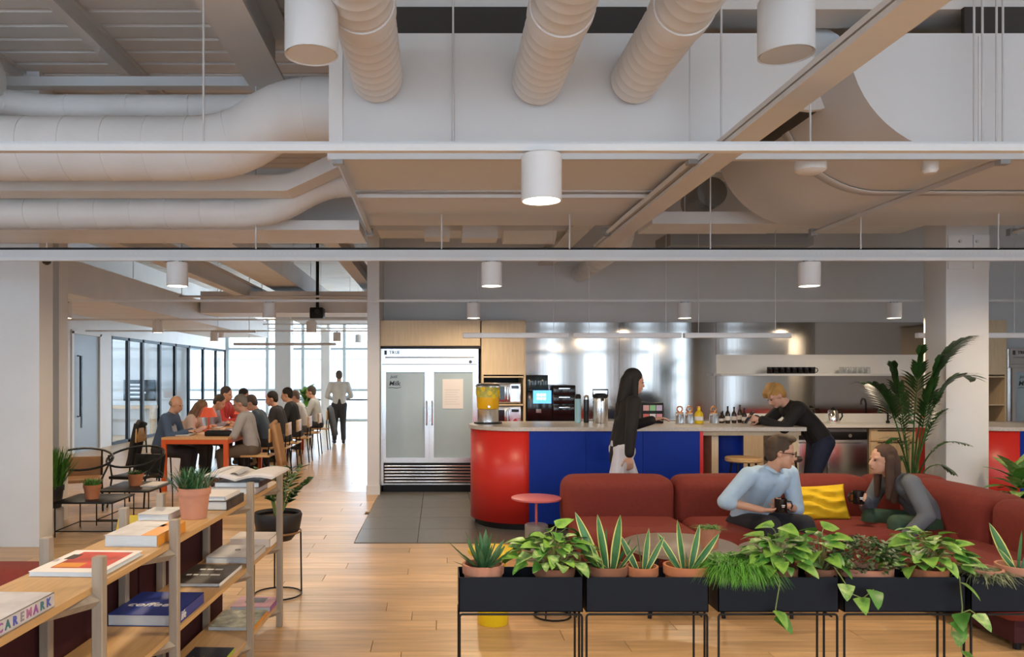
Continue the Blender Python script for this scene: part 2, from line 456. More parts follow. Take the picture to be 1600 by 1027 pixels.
# spiral ducts entering the long plenum
def spiral(x, z, r, label):
    t = thing('spiral_duct', label, 'duct', (x, 0, z), 0, None)
    pts = []; rad = []
    y = 1.6
    while y < SF:
        pts += [(0, y, 0), (0, y + .072, 0), (0, y + .078, 0), (0, y + .086, 0)]; rad += [r, r, r + .002, r + .002]; y += .092
    MB().tube([p for p in pts if p[1] < SF + .005], rad[:len([p for p in pts if p[1] < SF + .005])], 32).build('duct_body', 'duct', t)
    MB().tube([(0, 3.55, 0), (0, 3.60, 0), (0, 3.602, 0), (0, 3.66, 0)], [r + .008, r + .010, r + .010, r + .008], 32).build('joint_band', 'white', t)
spiral(-.355, 3.315, .148, 'white spiral duct entering the plenum left of the lit lamp')
spiral(.575, 3.30, .148, 'white spiral duct entering the plenum above the lit lamp')
spiral(1.14, 3.30, .140, 'white spiral duct entering the plenum beside the hanging rod')
# dark sheets standing in for shade in the gap, and the beam above
tag(MB().span((X_(612, 4.53), 4.52, 3.592), (X_(1010, 4.53), 4.548, 3.755)).build('shade_strip', 'dark'), 'dark strip standing in for the shaded gap above the long white plenum', 'louvre')
tag(MB().span((X_(1505, 4.53), 4.52, 3.592), (5.6, 4.548, 3.755)).build('shade_strip', 'dark'), 'dark strip standing in for the shaded gap above the plenum with rounded corner by the column', 'louvre')
tag(MB().span((-.75, 4.55, 3.755), (6.5, 4.8, 4.4)).build('ceiling_beam', 'beam'), 'painted steel beam crossing above the white plenums', 'beam')
def ibeam(name, label, x, y0, y1, z0, h, wd):
    t = thing(name, label, 'beam', (x, 0, z0))
    MB().span((-wd / 2, y0, 0), (wd / 2, y1, .025)).build('bottom_flange', 'beam', t)
    MB().span((-.012, y0, .025), (.012, y1, h - .025)).build('web', 'beam', t)
    MB().span((-wd / 2, y0, h - .025), (wd / 2, y1, h)).build('top_flange', 'beam', t)
ibeam('steel_beam', 'painted steel beam running away beside the big white duct elbow', -1.36, 1.5, 6.35, 3.90, .48, .30)
ibeam('steel_beam', 'painted steel beam running diagonally between the two plenum boxes', 1.57, 1.2, 7.4, 2.785, .06, .15)
ibeam('steel_beam', 'thin deck purlin crossing the ribbed ceiling', -2.75, 2, 9.5, 4.22, .18, .09)
ibeam('steel_beam', 'deck purlin at the left end of the ribbed ceiling', -3.85, 2, 9.5, 4.26, .14, .08)
# round duct in the gap between the plenums, dark ring mouth
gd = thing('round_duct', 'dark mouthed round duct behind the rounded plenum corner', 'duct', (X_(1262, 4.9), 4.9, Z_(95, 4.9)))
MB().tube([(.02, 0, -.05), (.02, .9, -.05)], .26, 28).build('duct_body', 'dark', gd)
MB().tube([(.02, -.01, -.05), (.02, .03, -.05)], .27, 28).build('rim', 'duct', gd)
gd = thing('round_duct', 'grey round duct mouth beyond the steel beam', 'duct', (X_(1113, 7.2), 7.2, Z_(300, 7.2)))
MB().tube([(0, 0, 0), (0, .5, 0)], .14, 24).build('duct_body', 'greym', gd)

# ---- ducts on the left
def duct(label, pts, r, ring=.28, m='duct', name='round_duct'):
    t = thing(name, label, 'duct')
    P = [V(p) for p in pts]
    # soften the corners
    Q = [P[0]]
    for i in range(1, len(P) - 1):
        a = (P[i - 1] - P[i]).normalized() * min(.28, (P[i - 1] - P[i]).length * .45); b = (P[i + 1] - P[i]).normalized() * min(.28, (P[i + 1] - P[i]).length * .45)
        for k in range(6):
            u = k / 5; Q.append((P[i] + a) * (1 - u) ** 2 + P[i] * 2 * u * (1 - u) + (P[i] + b) * u ** 2)
    Q.append(P[-1])
    MB().tube(Q, r, 36).build('duct_body', m, t)
    acc = 0; nxt = ring / 2
    for i in range(len(Q) - 1):
        d = (Q[i + 1] - Q[i]); L = d.length
        while nxt < acc + L:
            p = Q[i] + d * ((nxt - acc) / L); u = d.normalized()
            MB().tube([p - u * .008, p + u * .008], r + .004, 36).build('seam_ring', m, t)
            nxt += ring
        acc += L
    return t
duct('fat white duct rising in an elbow to the plenum', [(-5.2, 5.3, 3.15), (-1.42, 5.3, 3.15), (-1.05, 5.3, 3.42), (-.62, 5.3, 3.42)], .215)
duct('thin white duct with an elbow below the fat duct', [(-5.4, 6.2, 2.90), (-1.35, 6.2, 2.90), (-.95, 6.2, 3.14), (-.62, 6.2, 3.16)], .125)
duct('grey blue duct hanging right below the ribbed deck', [(-4.0, 5.6, 3.80), (-3.4, 6.3, 3.785), (-1.3, 6.3, 3.785), (-.8, 6.3, 3.785)], .10, .5)
duct('stubby white duct end at the edge of the ribbed deck', [(-4.6, 6.0, 3.92), (-3.45, 6.0, 3.92)], .14, .4)
t = thing('rectangular_duct', 'flat beige rectangular duct between the two white ducts', 'duct', (0, 0, 0))
MB().span((-5.5, 5.8, 2.98), (-1.15, 6.05, 3.10)).build('duct_body', 'duct', t)
MB().prism([(-1.15, 2.98), (-.72, 3.18), (-.72, 3.30), (-1.15, 3.10)], 5.8, 6.05, 'y').build('elbow', 'duct', t)
t = thing('ceiling_bulkhead', 'flat beige bulkhead below the ducts above the left wall', 'bulkhead')
MB().span((-6, 6.4, 2.80), (-.66, 7.05, 2.88)).build('panel', 'duct', t)
MB().span((-6, 6.9, 2.88), (-.66, 6.95, 3.45)).build('upstand', 'duct', t)
tag(MB().span((-4.5, 6.45, 4.02), (-.75, 6.55, 4.10)).build('conduit_rail', 'greyrail'), 'pale conduit rail fixed under the ribbed deck', 'rail')

# ---- struts (grey channel frames hanging under the plenums) and threaded rods
def strut(label, a, b):
    t = thing('channel_strut', label, 'strut', a)
    d = V(b) - V(a)
    s = .018
    MB().tube([(0, 0, 0), d], .02, 4).build('channel', 'galv', t)
    MB().box((0, 0, 0), (.06, .05, .06)).build('bracket', 'greym', t)
    MB().box(d, (.06, .05, .06)).build('bracket', 'greym', t)
strut('channel strut below the end of the long plenum', (-.58, 4.45, 2.835), (-.60, 6.7, 2.835))
strut('channel strut below the long plenum beside the lit lamp', (1.47, 4.45, 2.835), (1.47, 6.7, 2.835))
strut('channel strut below the rounded corner plenum', (3.27, 4.45, 2.835), (3.27, 6.7, 2.835))
strut('channel strut below the plenum next to the bolted column', (5.0, 4.9, 2.835), (5.0, 6.7, 2.835))
t = thing('channel_strut', 'long cross channel below the front edge of the plenums', 'strut', (0, 4.44, 2.85))
MB().span((-.64, -.02, -.02), (7, .02, .02)).build('channel', 'greyrail', t)
t = thing('channel_strut', 'cross channel below the middle of the plenums', 'strut', (0, 5.41, 2.845))
MB().span((-.60, -.02, -.012), (1.62, .02, .012)).build('channel', 'greyrail', t)
def rod(px, y, z0, z1, label, r=.006):
    tag(MB().cyl((0, 0, 0), (0, 0, z1 - z0), r, n=8).build('hanger_rod', 'greyrail', None, (X_(px, y), y, z0)), label, 'rod', 'hanger rods from the ceiling')
for px, y in ((318, 4.3), (708, 4.42), (1078, 4.4), (1127, 4.3), (1522, 4.3), (1535, 4.35), (1557, 4.35), (1567, 4.4)):
    rod(px, y, 2.86, 4.3, 'thin hanger rod from the ceiling in front of the plenums and ducts')
for px in (400, 690, 890, 1110, 1345, 1560):
    rod(px, 6.15, 2.6, 4.3, 'thin hanger rod holding the perforated cable tray')

# ---- lighting rows: tray, rail and cylinder lamps
ROWS = [3.16, 6.15, 9.54, 12.7, 15.9, .2]
names = ['nearest the plenum ducts', 'crossing above the sofa and shelves', 'in front of the kitchen wall', 'over the front of the long table', 'over the far part of the long table', 'over the floor before the shelf and planters']
for k, y in enumerate(ROWS):
    z = 2.517
    x0, x1 = (-3, 6) if k in (0, 5) else ((-4.4, 7.5) if k == 1 else ((-6.5, 9.5) if k == 2 else (-7.3, -1)))
    t = thing('lighting_rail', 'white lighting rail ' + names[k], 'rail', (0, y, z))
    MB().span((x0, -.018, -.014), (x1, .018, .014)).build('rail', 'white', t)
    if k < 2:
        tr = MB(); h = .018 if k == 0 else .06
        tr.span((x0, .03, .02), (x1, .13, .024)); tr.span((x0, .028, .02), (x1, .032, .02 + h)); tr.span((x0, .128, .02), (x1, .132, .02 + h))
        tr.build('cable_tray', 'soffit', t)
        sl = MB(); x = x0
        while x < x1: sl.span((x, .0268, .02 + h * .35), (x + .012, .028, .02 + h * .65)); x += .04
        stuff(sl.build('tray_slots', 'deck', t))
        if k == 1: MB().tube([(x0, .08, .095), (x1, .08, .092)], .012, 6).build('cable', 'black', t)
def lamp(x, y, label, lit=True, r=.083, h=.19, z=2.49, pw_=25):
    t = thing('cylinder_lamp', label, 'lamp', (x, y, z))
    MB().lathe([(r * .94, 0), (r, -.006), (r, -h), (r * .93, -h), (r * .9, -h + .02)], n=32).build('housing', 'white', t)
    MB().lathe([(r * .90, -h + .004), (r * .90, -h + .012)], n=32).build('lens', 'lens' if lit else 'duct', t)
    MB().tube([(-.05, 0, .0), (-.03, 0, .03), (0, 0, .04), (.03, 0, .03), (.05, 0, .0)], .005, 6).build('cable', 'black', t)
    MB().box((0, 0, .012), (.03, .03, .03)).build('bracket', 'white', t)
    if lit:
        L = bpy.data.lights.new('lamp_light', 'AREA'); L.shape = 'DISK'; L.size = r * 1.7; L.energy = pw_; L.color = (1, .78, .53)
        lo = bpy.data.objects.new('lamp_light', L); COL.objects.link(lo); lo.parent = t; lo.location = (0, 0, -h - .004)
lamp(.424, 3.16, 'lit white cylinder lamp hanging in front of the long plenum')
for x, s in ((-2.09, 'over the open shelves and the aisle'), (.426, 'above the fridge end of the bar'), (2.97, 'above the sofa and leaning man')):
    lamp(x, 6.15, 'lit white cylinder lamp on the tray rail ' + s)
for x, s in ((-4.64, 'by the left wall pier'), (-2.1, 'over the orange table'), (.437, 'in front of the fridge cabinet'), (3.06, 'in front of the steel splashback'), (5.66, 'near the round column')):
    lamp(x, 9.54, 'lit white cylinder lamp on the kitchen row rail ' + s)
for x, y, s in ((-2.09, 3.16, 'over the near aisle'), (2.97, 3.16, 'over the planter boxes'), (-2.09, .2, 'over the shelf end'), (.43, .2, 'over the floor before the shelf'), (2.97, .2, 'over the floor before the planters'), (5.5, 3.16, 'near the side wall'), (5.5, 6.15, 'beyond the bolted column'), (-2.1, 12.7, 'at the middle of the long table'), (-4.64, 15.9, 'by the flush door'), (-2.1, 15.9, 'at the far part of the long table')):
    lamp(x, y, 'lit white cylinder lamp ' + s)
lamp(-4.64, 12.7, 'lit white cylinder lamp near the glazed meeting rooms')
# unlit bigger cylinders
for px, s in ((487, 'beside the spiral duct and steel beam'), (1228, 'over the rounded plenum corner')):
    t = thing('ceiling_speaker', 'large unlit white cylinder fitting ' + s, 'speaker', (X_(px, 3.4), 3.4, 3.0))
    rb = .118
    MB().lathe([(rb * .92, .01), (rb, 0), (rb, .24), (rb * .95, .25)], n=36).build('housing', 'white', t)
    MB().lathe([(rb * .90, .004), (rb * .90, .012)], n=36).build('grille', 'duct', t)
    MB().tube([(0, 0, .25), (0, 0, 1.3)], .006, 6).build('cable', 'white', t)
# smoke detectors and camera
for px, py, y, l in ((1266, 236, 4.62, 'white round detector below the rounded plenum'), (1453, 238, 4.62, 'small white round detector beside the hanger rods')):
    t = thing('smoke_detector', l, 'detector', (X_(px, y), y, 2.835))
    r_ = .09 if px == 1266 else .045
    MB().lathe([(r_, -.02), (r_, .03), (r_ * .9, .045)], n=28).build('body', 'white', t)
    if px == 1266: MB().cyl((0, 0, .04), (0, 0, DECK - 2.835), .006, n=6).build('hanger', 'greyrail', t)
    MB().lathe([(r_ * .7, -.035), (r_ * .95, -.02)], n=28).build('base', 'white', t)
t = thing('dome_camera', 'small dome security camera hanging at the left wall', 'camera', (X_(73, 7.0), 7.0, Z_(405, 7)))
MB().tube([(0, 0, .03), (0, 0, .35)], .008, 8).build('stem', 'white', t)
MB().lathe([(.055, 0), (.06, .02), (.045, .035)], n=24).build('housing', 'white', t)
MB().ell((0, 0, -.005), (.045, .045, .05), 16).build('dome', 'blackgloss', t)

# ---- services beyond the plenums, seen between the tray and the deck
def boxduct(label, a, b, m='duct', name='rectangular_duct'):
    t = thing(name, label, 'duct')
    MB().span(a, b).build('duct_body', m, t)
    for u in (.3, .9):
        x, y = a[0] + (b[0] - a[0]) * u, (a[1] + b[1]) / 2
        MB().cyl((x, y, b[2] - .02), (x, y, DECK), .006, n=6).build('hanger', 'greyrail', t)
boxduct('large rectangular duct running into the deep room on the left', (-5.9, 7.5, 2.58), (-4.45, 20, 3.0))
boxduct('rectangular duct crossing above the orange table', (-4.4, 14.2, 2.75), (-1.0, 15.2, 3.15))
boxduct('grey fan coil unit near the far windows', (X_(455, 15.6), 15.6, 2.72), (X_(575, 15.6), 16.6, 3.0), 'greyrail')
boxduct('long duct along the deep room ceiling', (-3.2, 8.0, 3.25), (-2.6, 24, 3.6))
boxduct('cross duct high above the kitchen fridge', (-.7, 8.8, 3.25), (1.6, 9.3, 3.55))
boxduct('wide trunk duct above the bar near the steel beam', (1.95, 7.0, 2.97), (3.2, 7.5, 3.08))
boxduct('square drop duct above the bar', (-.15, 8.1, 3.05), (.12, 8.4, 3.5))
boxduct('square drop duct near the strut end', (.25, 8.0, 3.02), (.62, 8.3, 3.5))
boxduct('dark fan coil unit above the bar', (2.6, 8.6, 3.05), (4.2, 9.2, 3.2), 'greym')
boxduct('pale fan coil casing above the sofa', (3.3, 7.95, 3.16), (5.1, 8.5, 3.3))
duct('curved round duct above the kitchen lamps', [(.75, 9.0, 3.32), (1.35, 9.0, 3.32)], .19, .4)
duct('round duct running towards the kitchen wall', [(1.75, 7.2, 3.1), (2.05, 8.6, 3.06), (2.05, 11.1, 3.06)], .12, .3)
ibeam('steel_beam', 'sloping brace beam at the kitchen wall', 1.55, 7.6, 11.1, 3.18, .2, .22)
ibeam('steel_beam', 'dark edged beam along the deep room', -3.5, 7.5, 24, 3.0, .28, .16)
ibeam('steel_beam', 'beam over the far aisle', -1.4, 8, 26, 3.3, .3, .2)
for y_, z_ in ((13.2, 2.95), (17.6, 3.0), (19.5, 2.9), (22, 2.95)):
    tag(MB().cyl((-7.4, y_, z_), (-.95, y_, z_), .02, n=8).build('conduit', 'greyrail'), 'thin conduit crossing the deep room below the ducts', 'conduit', 'conduits in the deep room')
for px, py, y_ in ((345, 528, 17), (547, 485, 19), (560, 535, 21), (489, 520, 22)):
    t = thing('cylinder_lamp', 'small unlit cylinder lamp in the bright far room', 'lamp', (X_(px, y_), y_, Z_(py, y_)), 0, 'far room cylinder lamps')
    MB().lathe([(.09, 0), (.09, .2), (.08, .21)], n=20).build('housing', 'duct', t)
    MB().tube([(0, 0, .2), (0, 0, 4.4 - t.location.z)], .006, 6).build('cable', 'white', t)
for px0, px1, py, y_ in ((365, 525, 538, 15.4), (330, 400, 518, 15.4)):
    t = thing('linear_lamp', 'thin grey linear lamp hanging in the bright far room', 'lamp', (X_((px0 + px1) / 2, y_), y_, Z_(py, y_)), 0, 'far room linear lamps')
    L_ = X_(px1, y_) - X_(px0, y_)
    MB().rbox((0, 0, 0), (L_, .08, .05), .01, 2).build('housing', 'greyrail', t)
    for s in (-1, 1): MB().tube([(s * L_ * .35, 0, .02), (s * L_ * .35, 0, 4.4 - t.location.z)], .004, 5).build('cable', 'white', t)
t = thing('projector', 'black projector box hanging on a pole above the far aisle', 'projector', (X_(496, 14), 14, Z_(490, 14)))
MB().rbox((0, 0, 0), (.24, .3, .2), .02, 2).build('body', 'black', t)
MB().cyl((0, 0, .1), (0, 0, 4.4 - t.location.z), .03, n=10).build('pole', 'black', t)
MB().cyl((.02, -.15, .02), (.02, -.17, .02), .05, n=16).build('projector_lens', 'blackgloss', t)

# ================================================================== KITCHEN
KF = 10.43
def fridge(x0, label, sign):
    t = thing('display_fridge', label, 'fridge', (x0, KF, 0))
    W, H = 1.33, 1.95
    MB().span((0, .03, .1), (W, .7, H)).build('body', 'steel', t)
    MB().span((.03, .05, 0), (W - .03, .6, .1)).build('plinth', 'black', t)
    hd = MB().span((.01, 0, 1.70), (W - .01, .03, H)).build('header_panel', 'steel', t)
    MB().span((.06, -.004, 1.825), (W - .06, 0, 1.845)).build('groove', 'greym', hd)
    MB().span((.02, -.004, 1.735), (W - .02, 0, 1.745)).build('groove', 'greym', hd)
    lettering('TRUE', .06, 'inkd', hd, (.19, -.002, 1.90), (R(90), 0, 0), bold=.0015)
    MB().prism([(.05, 1.87), (.085, 1.87), (.085, 1.93), (.05, 1.93)], -.003, 0, 'y').build('emblem', 'inkd', hd)
    MB().cyl((1.22, -.01, 1.775), (1.22, 0, 1.775), .022, n=16).build('thermometer', 'inkd', hd)
    for k in range(2):
        a = .02 + k * .65; b = a + .635; z0, z1 = .42, 1.69
        d = MB(); e = .055
        d.span((a, -.03, z0), (a + e, .03, z1)); d.span((b - e, -.03, z0), (b, .03, z1)); d.span((a + e, -.03, z0), (b - e, .03, z0 + e)); d.span((a + e, -.03, z1 - e), (b - e, .03, z1))
        do = d.build('door', 'steel', t)
        MB().span((a + e, -.012, z0 + e), (b - e, .0, z1 - e)).build('pane', 'frost', do)
        hx = b - .03 if k == 0 else a + .03
        MB().tube([(hx, -.03, .92), (hx, -.07, .94), (hx, -.07, 1.22), (hx, -.03, 1.24)], .011, 8).build('handle', 'chrome', do)
        if k == 0 and sign:
            lettering('just', .065, 'inkd', do, (a + .16, -.016, 1.575), (R(90), 0, 0), shear=.2)
            lettering('Milk', .09, 'inkd', do, (a + .17, -.016, 1.48), (R(90), 0, 0), shear=.2, bold=.001)
            MB().tube([(a + .09, -.016, 1.42), (a + .14, -.016, 1.427), (a + .2, -.016, 1.417), (a + .26, -.016, 1.43)], .003, 5).build('underline', 'inkd', do)
    for k in range(6):
        MB().rbox((W / 2, .01, .15 + k * .042), (W - .1, .04, .024), .006, 2).build('grille_slat', 'steel', t)
    MB().span((.04, .028, .12), (W - .04, .032, .40)).build('grille_recess', 'black', t)
    for s in (.02, W - .02): MB().span((s - .02, 0, .1), (s + .02, .04, .42)).build('corner_post', 'steel', t)
    return t
fridge(-.785, 'two door stainless display fridge beside the red bar end', True)
fridge(7.75, 'stainless display fridge beyond the bolted column', True)
nt_ = thing('paper_notice', 'sheet of paper taped on the right fridge door', 'notice', (-.785 + .97, KF - .016, 1.37))
MB().span((-.13, -.003, -.23), (.15, 0, .17)).build('sheet', 'paper', nt_)
for k in range(7): MB().span((-.10, -.005, .02 - k * .032), (.10 - .02 * (k % 3), -.003, .026 - k * .032)).build('text_line', mat('faint print', (.6, .55, .55), .8) if k == 0 else 'greyrail', nt_)
t = thing('wall_cabinet', 'birch ply bridging cabinet above the fridge', 'cabinet', (-.79, KF, 1.99))
MB().span((0, .02, 0), (1.36, .68, .35)).build('body', 'ply', t)
MB().span((.005, 0, .005), (1.355, .02, .345)).build('door', 'ply', t)
MB().span((-.002, .03, -.036), (1.37, .06, 0)).build('shadow_gap', 'black', t)
def tall_unit(x, label, wd=.60, mw=True):
    t = thing('tall_cabinet', label, 'cabinet', (x, KF, 0))
    c_ = .018
    for sx in (0, wd - c_ * 1.6): MB().span((sx, 0, 0), (sx + c_ * 1.6, .68, 2.34)).build('side_panel', 'ply', t)
    MB().span((0, 0, 2.32), (wd, .68, 2.34)).build('top_panel', 'ply', t)
    MB().span((0, .64, 0), (wd, .68, 2.34)).build('back_panel', 'black', t)
    MB().span((.02, -.01, 1.60), (wd - .02, .02, 2.33)).build('door', 'ply', t)
    MB().span((.02, -.01, .05), (wd - .02, .02, .86)).build('door', 'ply', t)
    for z in (.88, 1.20, 1.58): MB().span((.02, 0, z - .02), (wd - .02, .66, z)).build('shelf', 'ply', t)
tall_unit(.585, 'tall birch ply cabinet with two microwaves in its niches')
tall_unit(7.12, 'tall birch ply cabinet behind the bolted column')
for z, s in ((.88, 'lower'), (1.20, 'upper')):
    t = thing('microwave', 'stainless microwave in the %s niche of the ply cabinet' % s, 'microwave', (.62, KF + .04, z))
    MB().rbox((.26, .2, .15), (.50, .38, .28), .01, 2).build('body', 'steel', t)
    d = MB().rbox((.18, 0, .15), (.32, .02, .25), .008, 2).build('door', 'steel', t)
    MB().span((.06, -.014, .06), (.28, -.009, .24)).build('window', 'blackgloss', d)
    MB().tube([(.325, -.01, .06), (.325, -.04, .07), (.325, -.04, .23), (.325, -.01, .24)], .008, 8).build('handle', 'chrome', d)
    cp = MB().span((.36, -.008, .03), (.49, .0, .27)).build('control_panel', 'steel', t)
    MB().span((.375, -.011, .21), (.475, -.008, .25)).build('display', 'blackgloss', cp)
    MB().cyl((.425, -.025, .10), (.425, -.008, .10), .025, n=16).build('dial', 'chrome', cp)
    for sx in (.06, .46): MB().span((sx, .05, 0), (sx + .03, .35, .012)).build('foot', 'black', t)
# steel splashback in sheets
sp = thing('splashback', 'brushed stainless steel splashback along the kitchen wall', 'splashback', (0, 11.13, 0))
xs = [1.19, 2.62, 4.02, 5.45, 7.1]
for a, b in zip(xs[:-1], xs[1:]): MB().span((a + .002, 0, .94), (b - .002, .015, 2.36)).build('panel', 'splash', sp)
# rear run: worktop and base units
t = thing('worktop', 'white rear worktop under the steel splashback', 'worktop', (0, 10.45, .88))
MB().span((1.19, -.02, 0), (7.1, .66, .035)).build('slab', 'whitetop', t)
MB().span((4.4, .64, .035), (7.1, .66, .16)).build('upstand', 'whitetop', t)
xs = [3.3, 4.0, 4.72]
for k, (a, b) in enumerate(zip(xs[:-1], xs[1:])):
    t = thing('base_cabinet', 'birch ply base cabinet ' + ('seen through the open bar end' if k == 0 else 'adjoining the dishwasher behind the leaning man'), 'cabinet', (a, 10.48, 0))
    MB().span((.005, .02, .1), (b - a - .005, .6, .86)).build('body', 'ply', t)
    MB().span((.01, 0, .12), (b - a - .01, .02, .80)).build('door', 'ply', t)
    MB().span((.02, .05, 0), (b - a - .02, .55, .1)).build('plinth', 'black', t)
for a, l in ((4.74, 'stainless dishwasher behind the leaning man'), (5.30, 'stainless dishwasher next to the ply sink cabinet')):
    t = thing('dishwasher', l, 'dishwasher', (a, 10.46, 0))
    MB().span((0, .03, .08), (.55, .6, .86)).build('body', 'greym', t)
    MB().rbox((.275, .015, .40), (.54, .03, .62), .006, 2).build('door', 'steel', t)
    cp = MB().rbox((.275, .015, .77), (.54, .03, .10), .006, 2).build('control_panel', 'black', t)
    MB().cyl((.30, -.02, .77), (.30, .0, .77), .025, n=16).build('knob', 'chrome', cp)
    MB().tube([(.08, 0, .68), (.08, -.03, .68), (.47, -.03, .68), (.47, 0, .68)], .008, 8).build('handle', 'chrome', t)
    MB().span((0, .05, 0), (.55, .5, .08)).build('plinth', 'black', t)
t = thing('sink_cabinet', 'wide birch ply sink cabinet with two drawer fronts', 'cabinet', (5.88, 10.46, 0))
MB().span((0, .02, .08), (1.22, .6, .86)).build('body', 'ply', t)
for z0, z1 in ((.70, .84), (.12, .68)):
    d = MB().span((.01, 0, z0), (1.21, .02, z1)).build('drawer', 'ply', t)
    MB().span((.1, -.002, z1 - .012), (1.1, .0, z1)).build('finger_pull', 'black', d)
MB().span((.02, .05, 0), (1.2, .5, .08)).build('plinth', 'black', t)
t = thing('kitchen_tap', 'dark swan neck tap beside the sink', 'tap', (6.35, 10.85, .915))
MB().lathe([(.025, 0), (.025, .03), (.016, .04)], n=16).build('base', 'black', t)
MB().tube([(0, 0, .03), (0, 0, .26), (0, -.03, .32), (0, -.09, .33), (0, -.13, .29), (0, -.13, .24)], .012, 10).build('spout', 'black', t)
MB().tube([(.02, 0, .06), (.08, 0, .10)], .007, 8).build('lever', 'black', t)
def bottle(x, y, z, h, r, m, label, group=None, capm='black', neck=.35):
    t = thing('bottle', label, 'bottle', (x, y, z), 0, group)
    MB().lathe([(r * .9, 0), (r, .01), (r, h * .55), (r * .8, h * .64), (r * neck, h * .75), (r * neck, h * .94)], n=18).build('body', m, t)
    MB().lathe([(r * neck * 1.15, h * .93), (r * neck * 1.15, h), ], n=14).build('cap', capm, t)
    MB().lathe([(r * 1.01, h * .18), (r * 1.01, h * .42)], n=18, cap=False).build('paper_label', 'paper' if m != 'paper' else 'yellowp', t)
bottle(6.62, 10.75, .915, .24, .035, 'greenb', 'green soap bottle by the sink tap')
bottle(6.82, 10.78, .915, .17, .035, 'redsign', 'small red bottle by the sink')
bottle(6.95, 10.72, .915, .15, .03, 'clear', 'clear soap bottle by the sink')
t = thing('kettle', 'dark kettle on the white rear worktop', 'kettle', (5.55, 10.8, .915))
MB().lathe([(.08, 0), (.085, .02), (.065, .17), (.05, .19)], n=24).build('body', 'chrome', t)
MB().tube([(.06, 0, .17), (.12, 0, .18), (.13, 0, .10), (.09, 0, .04)], .011, 8).build('handle', 'black', t)
MB().lathe([(.05, .19), (.03, .205), (.012, .225)], n=16).build('lid', 'black', t)
# white wall shelf with mugs and glasses
t = thing('wall_shelf', 'white back panel shelf over the steel splashback', 'shelf', (4.02, 11.098, 1.62))
MB().span((0, 0, -.02), (3.05, .03, .27)).build('back_panel', 'whitetop', t)
MB().span((-.03, -.26, -.035), (3.05, .03, -.005)).build('ledge', 'greyrail', t)
def mug(x, y, z, label, group=None, sc=1, rz=0, logo=False):
    t = thing('mug', label, 'mug', (x, y, z), rz, group)
    r, h = .042 * sc, .095 * sc
    MB().lathe([(r * .9, 0), (r, .006), (r, h), (r * .92, h), (r * .9, .012), (.001, .012)], n=24).build('body', 'blackgloss', t)
    MB().tube([(r * .97, 0, h * .82), (r * 1.55, 0, h * .8), (r * 1.8, 0, h * .5), (r * 1.5, 0, h * .2), (r * .97, 0, h * .18)], .006 * sc, 8).build('handle', 'blackgloss', t)
    if logo:
        a = R(-90) - rz
        for q, (dz, wd) in enumerate(((.55, .026), (.44, .018))): MB().box((r * 1.0 * math.cos(a), r * 1.0 * math.sin(a), h * dz), (.003, wd, .006), a).build('emblem', 'inkw', t)
        MB().lathe([(r * .91, h * .86), (r * .91, h * .87)], n=24).build('coffee', mat('milky coffee', (.55, .42, .28), .4), t)
    return t
for k in range(8): mug(X_(1203, 10.95) + k * .086, 10.95, 1.617, 'black mug in the row on the white wall shelf', 'black mugs on the wall shelf', .98, R(-20))
for k in range(6):
    t = thing('glass', 'upturned drinking glass on the white wall shelf', 'glass', (X_(1315, 10.95) + k * .075, 10.95, 1.617), 0, 'glasses on the wall shelf')
    MB().lathe([(.033, 0), (.028, .09), (.027, .092), (.031, .003)], n=18, cap=False).build('bowl', 'clear', t)
    MB().lathe([(.028, .088), (.028, .094)], n=18).build('foot', 'clear', t)

# ---- the bar
def bar(x0, xb, xe, label, full):
    """curved red end from x0, blue front from xb to xe"""
    t = thing('bar_counter', label, 'counter', (0, 0, 0))
    y0, r = 7.84, .50
    cx, cy = x0 + r, y0 + r
    H = 1.02
    def outline(off, xend):
        return [(xend, y0 - off), ] + [(cx + (r + off) * math.cos(R(a)), cy + (r + off) * math.sin(R(a))) for a in range(270, 89, -6)] + [(xend, y0 + 2 * r + off)]
    tp = MB().prism(outline(.03, xe + (1.08 if full else 0)), H, H + .04, 'z').build('worktop', 'stone', t)
    # red skin: from xb round the end
    ol = [(xb, y0)] + [(cx + r * math.cos(R(a)), cy + r * math.sin(R(a))) for a in range(270, 89, -4)] + [(xe if not full else 2.6, y0 + 2 * r)]
    vs = [(p[0], p[1], .07) for p in ol] + [(p[0], p[1], H) for p in ol]; n = len(ol)
    o = MB().add(vs, [(i, i + 1, n + i + 1, n + i) for i in range(n - 1)]).build('curved_panel', 'red', t)
    s_ = o.modifiers.new('thick', 'SOLIDIFY'); s_.thickness = .02; s_.offset = 0
    # plinth
    MB().prism([(p[0] + (.04 if p[0] < cx else 0), p[1] + (.04 if p[1] < cy else -.04)) for p in outline(0, xe)], 0, .07, 'z').build('plinth', 'black', t)
    nb = 3
    for k in range(nb):
        a = xb + (xe - xb) * k / nb; b = xb + (xe - xb) * (k + 1) / nb
        MB().span((a + .0015, y0 - .01, .07), (b - .0015, y0 + .01, H)).build('front_panel', 'blue', t)
    MB().span((xe, y0 - .012, .02), (xe + .035, y0 + .95, H)).build('end_panel', 'red', t)
    if full:
        for px_, yy in ((xe + .16, y0 + .1), (xe + 1.0, y0 + .12)):
            MB().span((px_, yy, 0), (px_ + .07, yy + .7, H)).build('upright_panel', 'ply', t)
        MB().span((xe + .04, y0 + .4, .35), (xe + .18, y0 + .9, .37)).build('wine_shelf', 'ply', t)
        MB().span((xe + .04, y0 + .4, .68), (xe + .18, y0 + .9, .70)).build('wine_shelf', 'ply', t)
        MB().lathe([(.22, 0), (.22, H)], (xe + .46, y0 + .62, 0), 32).build('blue_drum', 'blue', t)
        MB().span((xe + .04, y0 + .05, H - .05), (xe + 1.06, y0 + .07, H)).build('apron', 'ply', t)
    return t
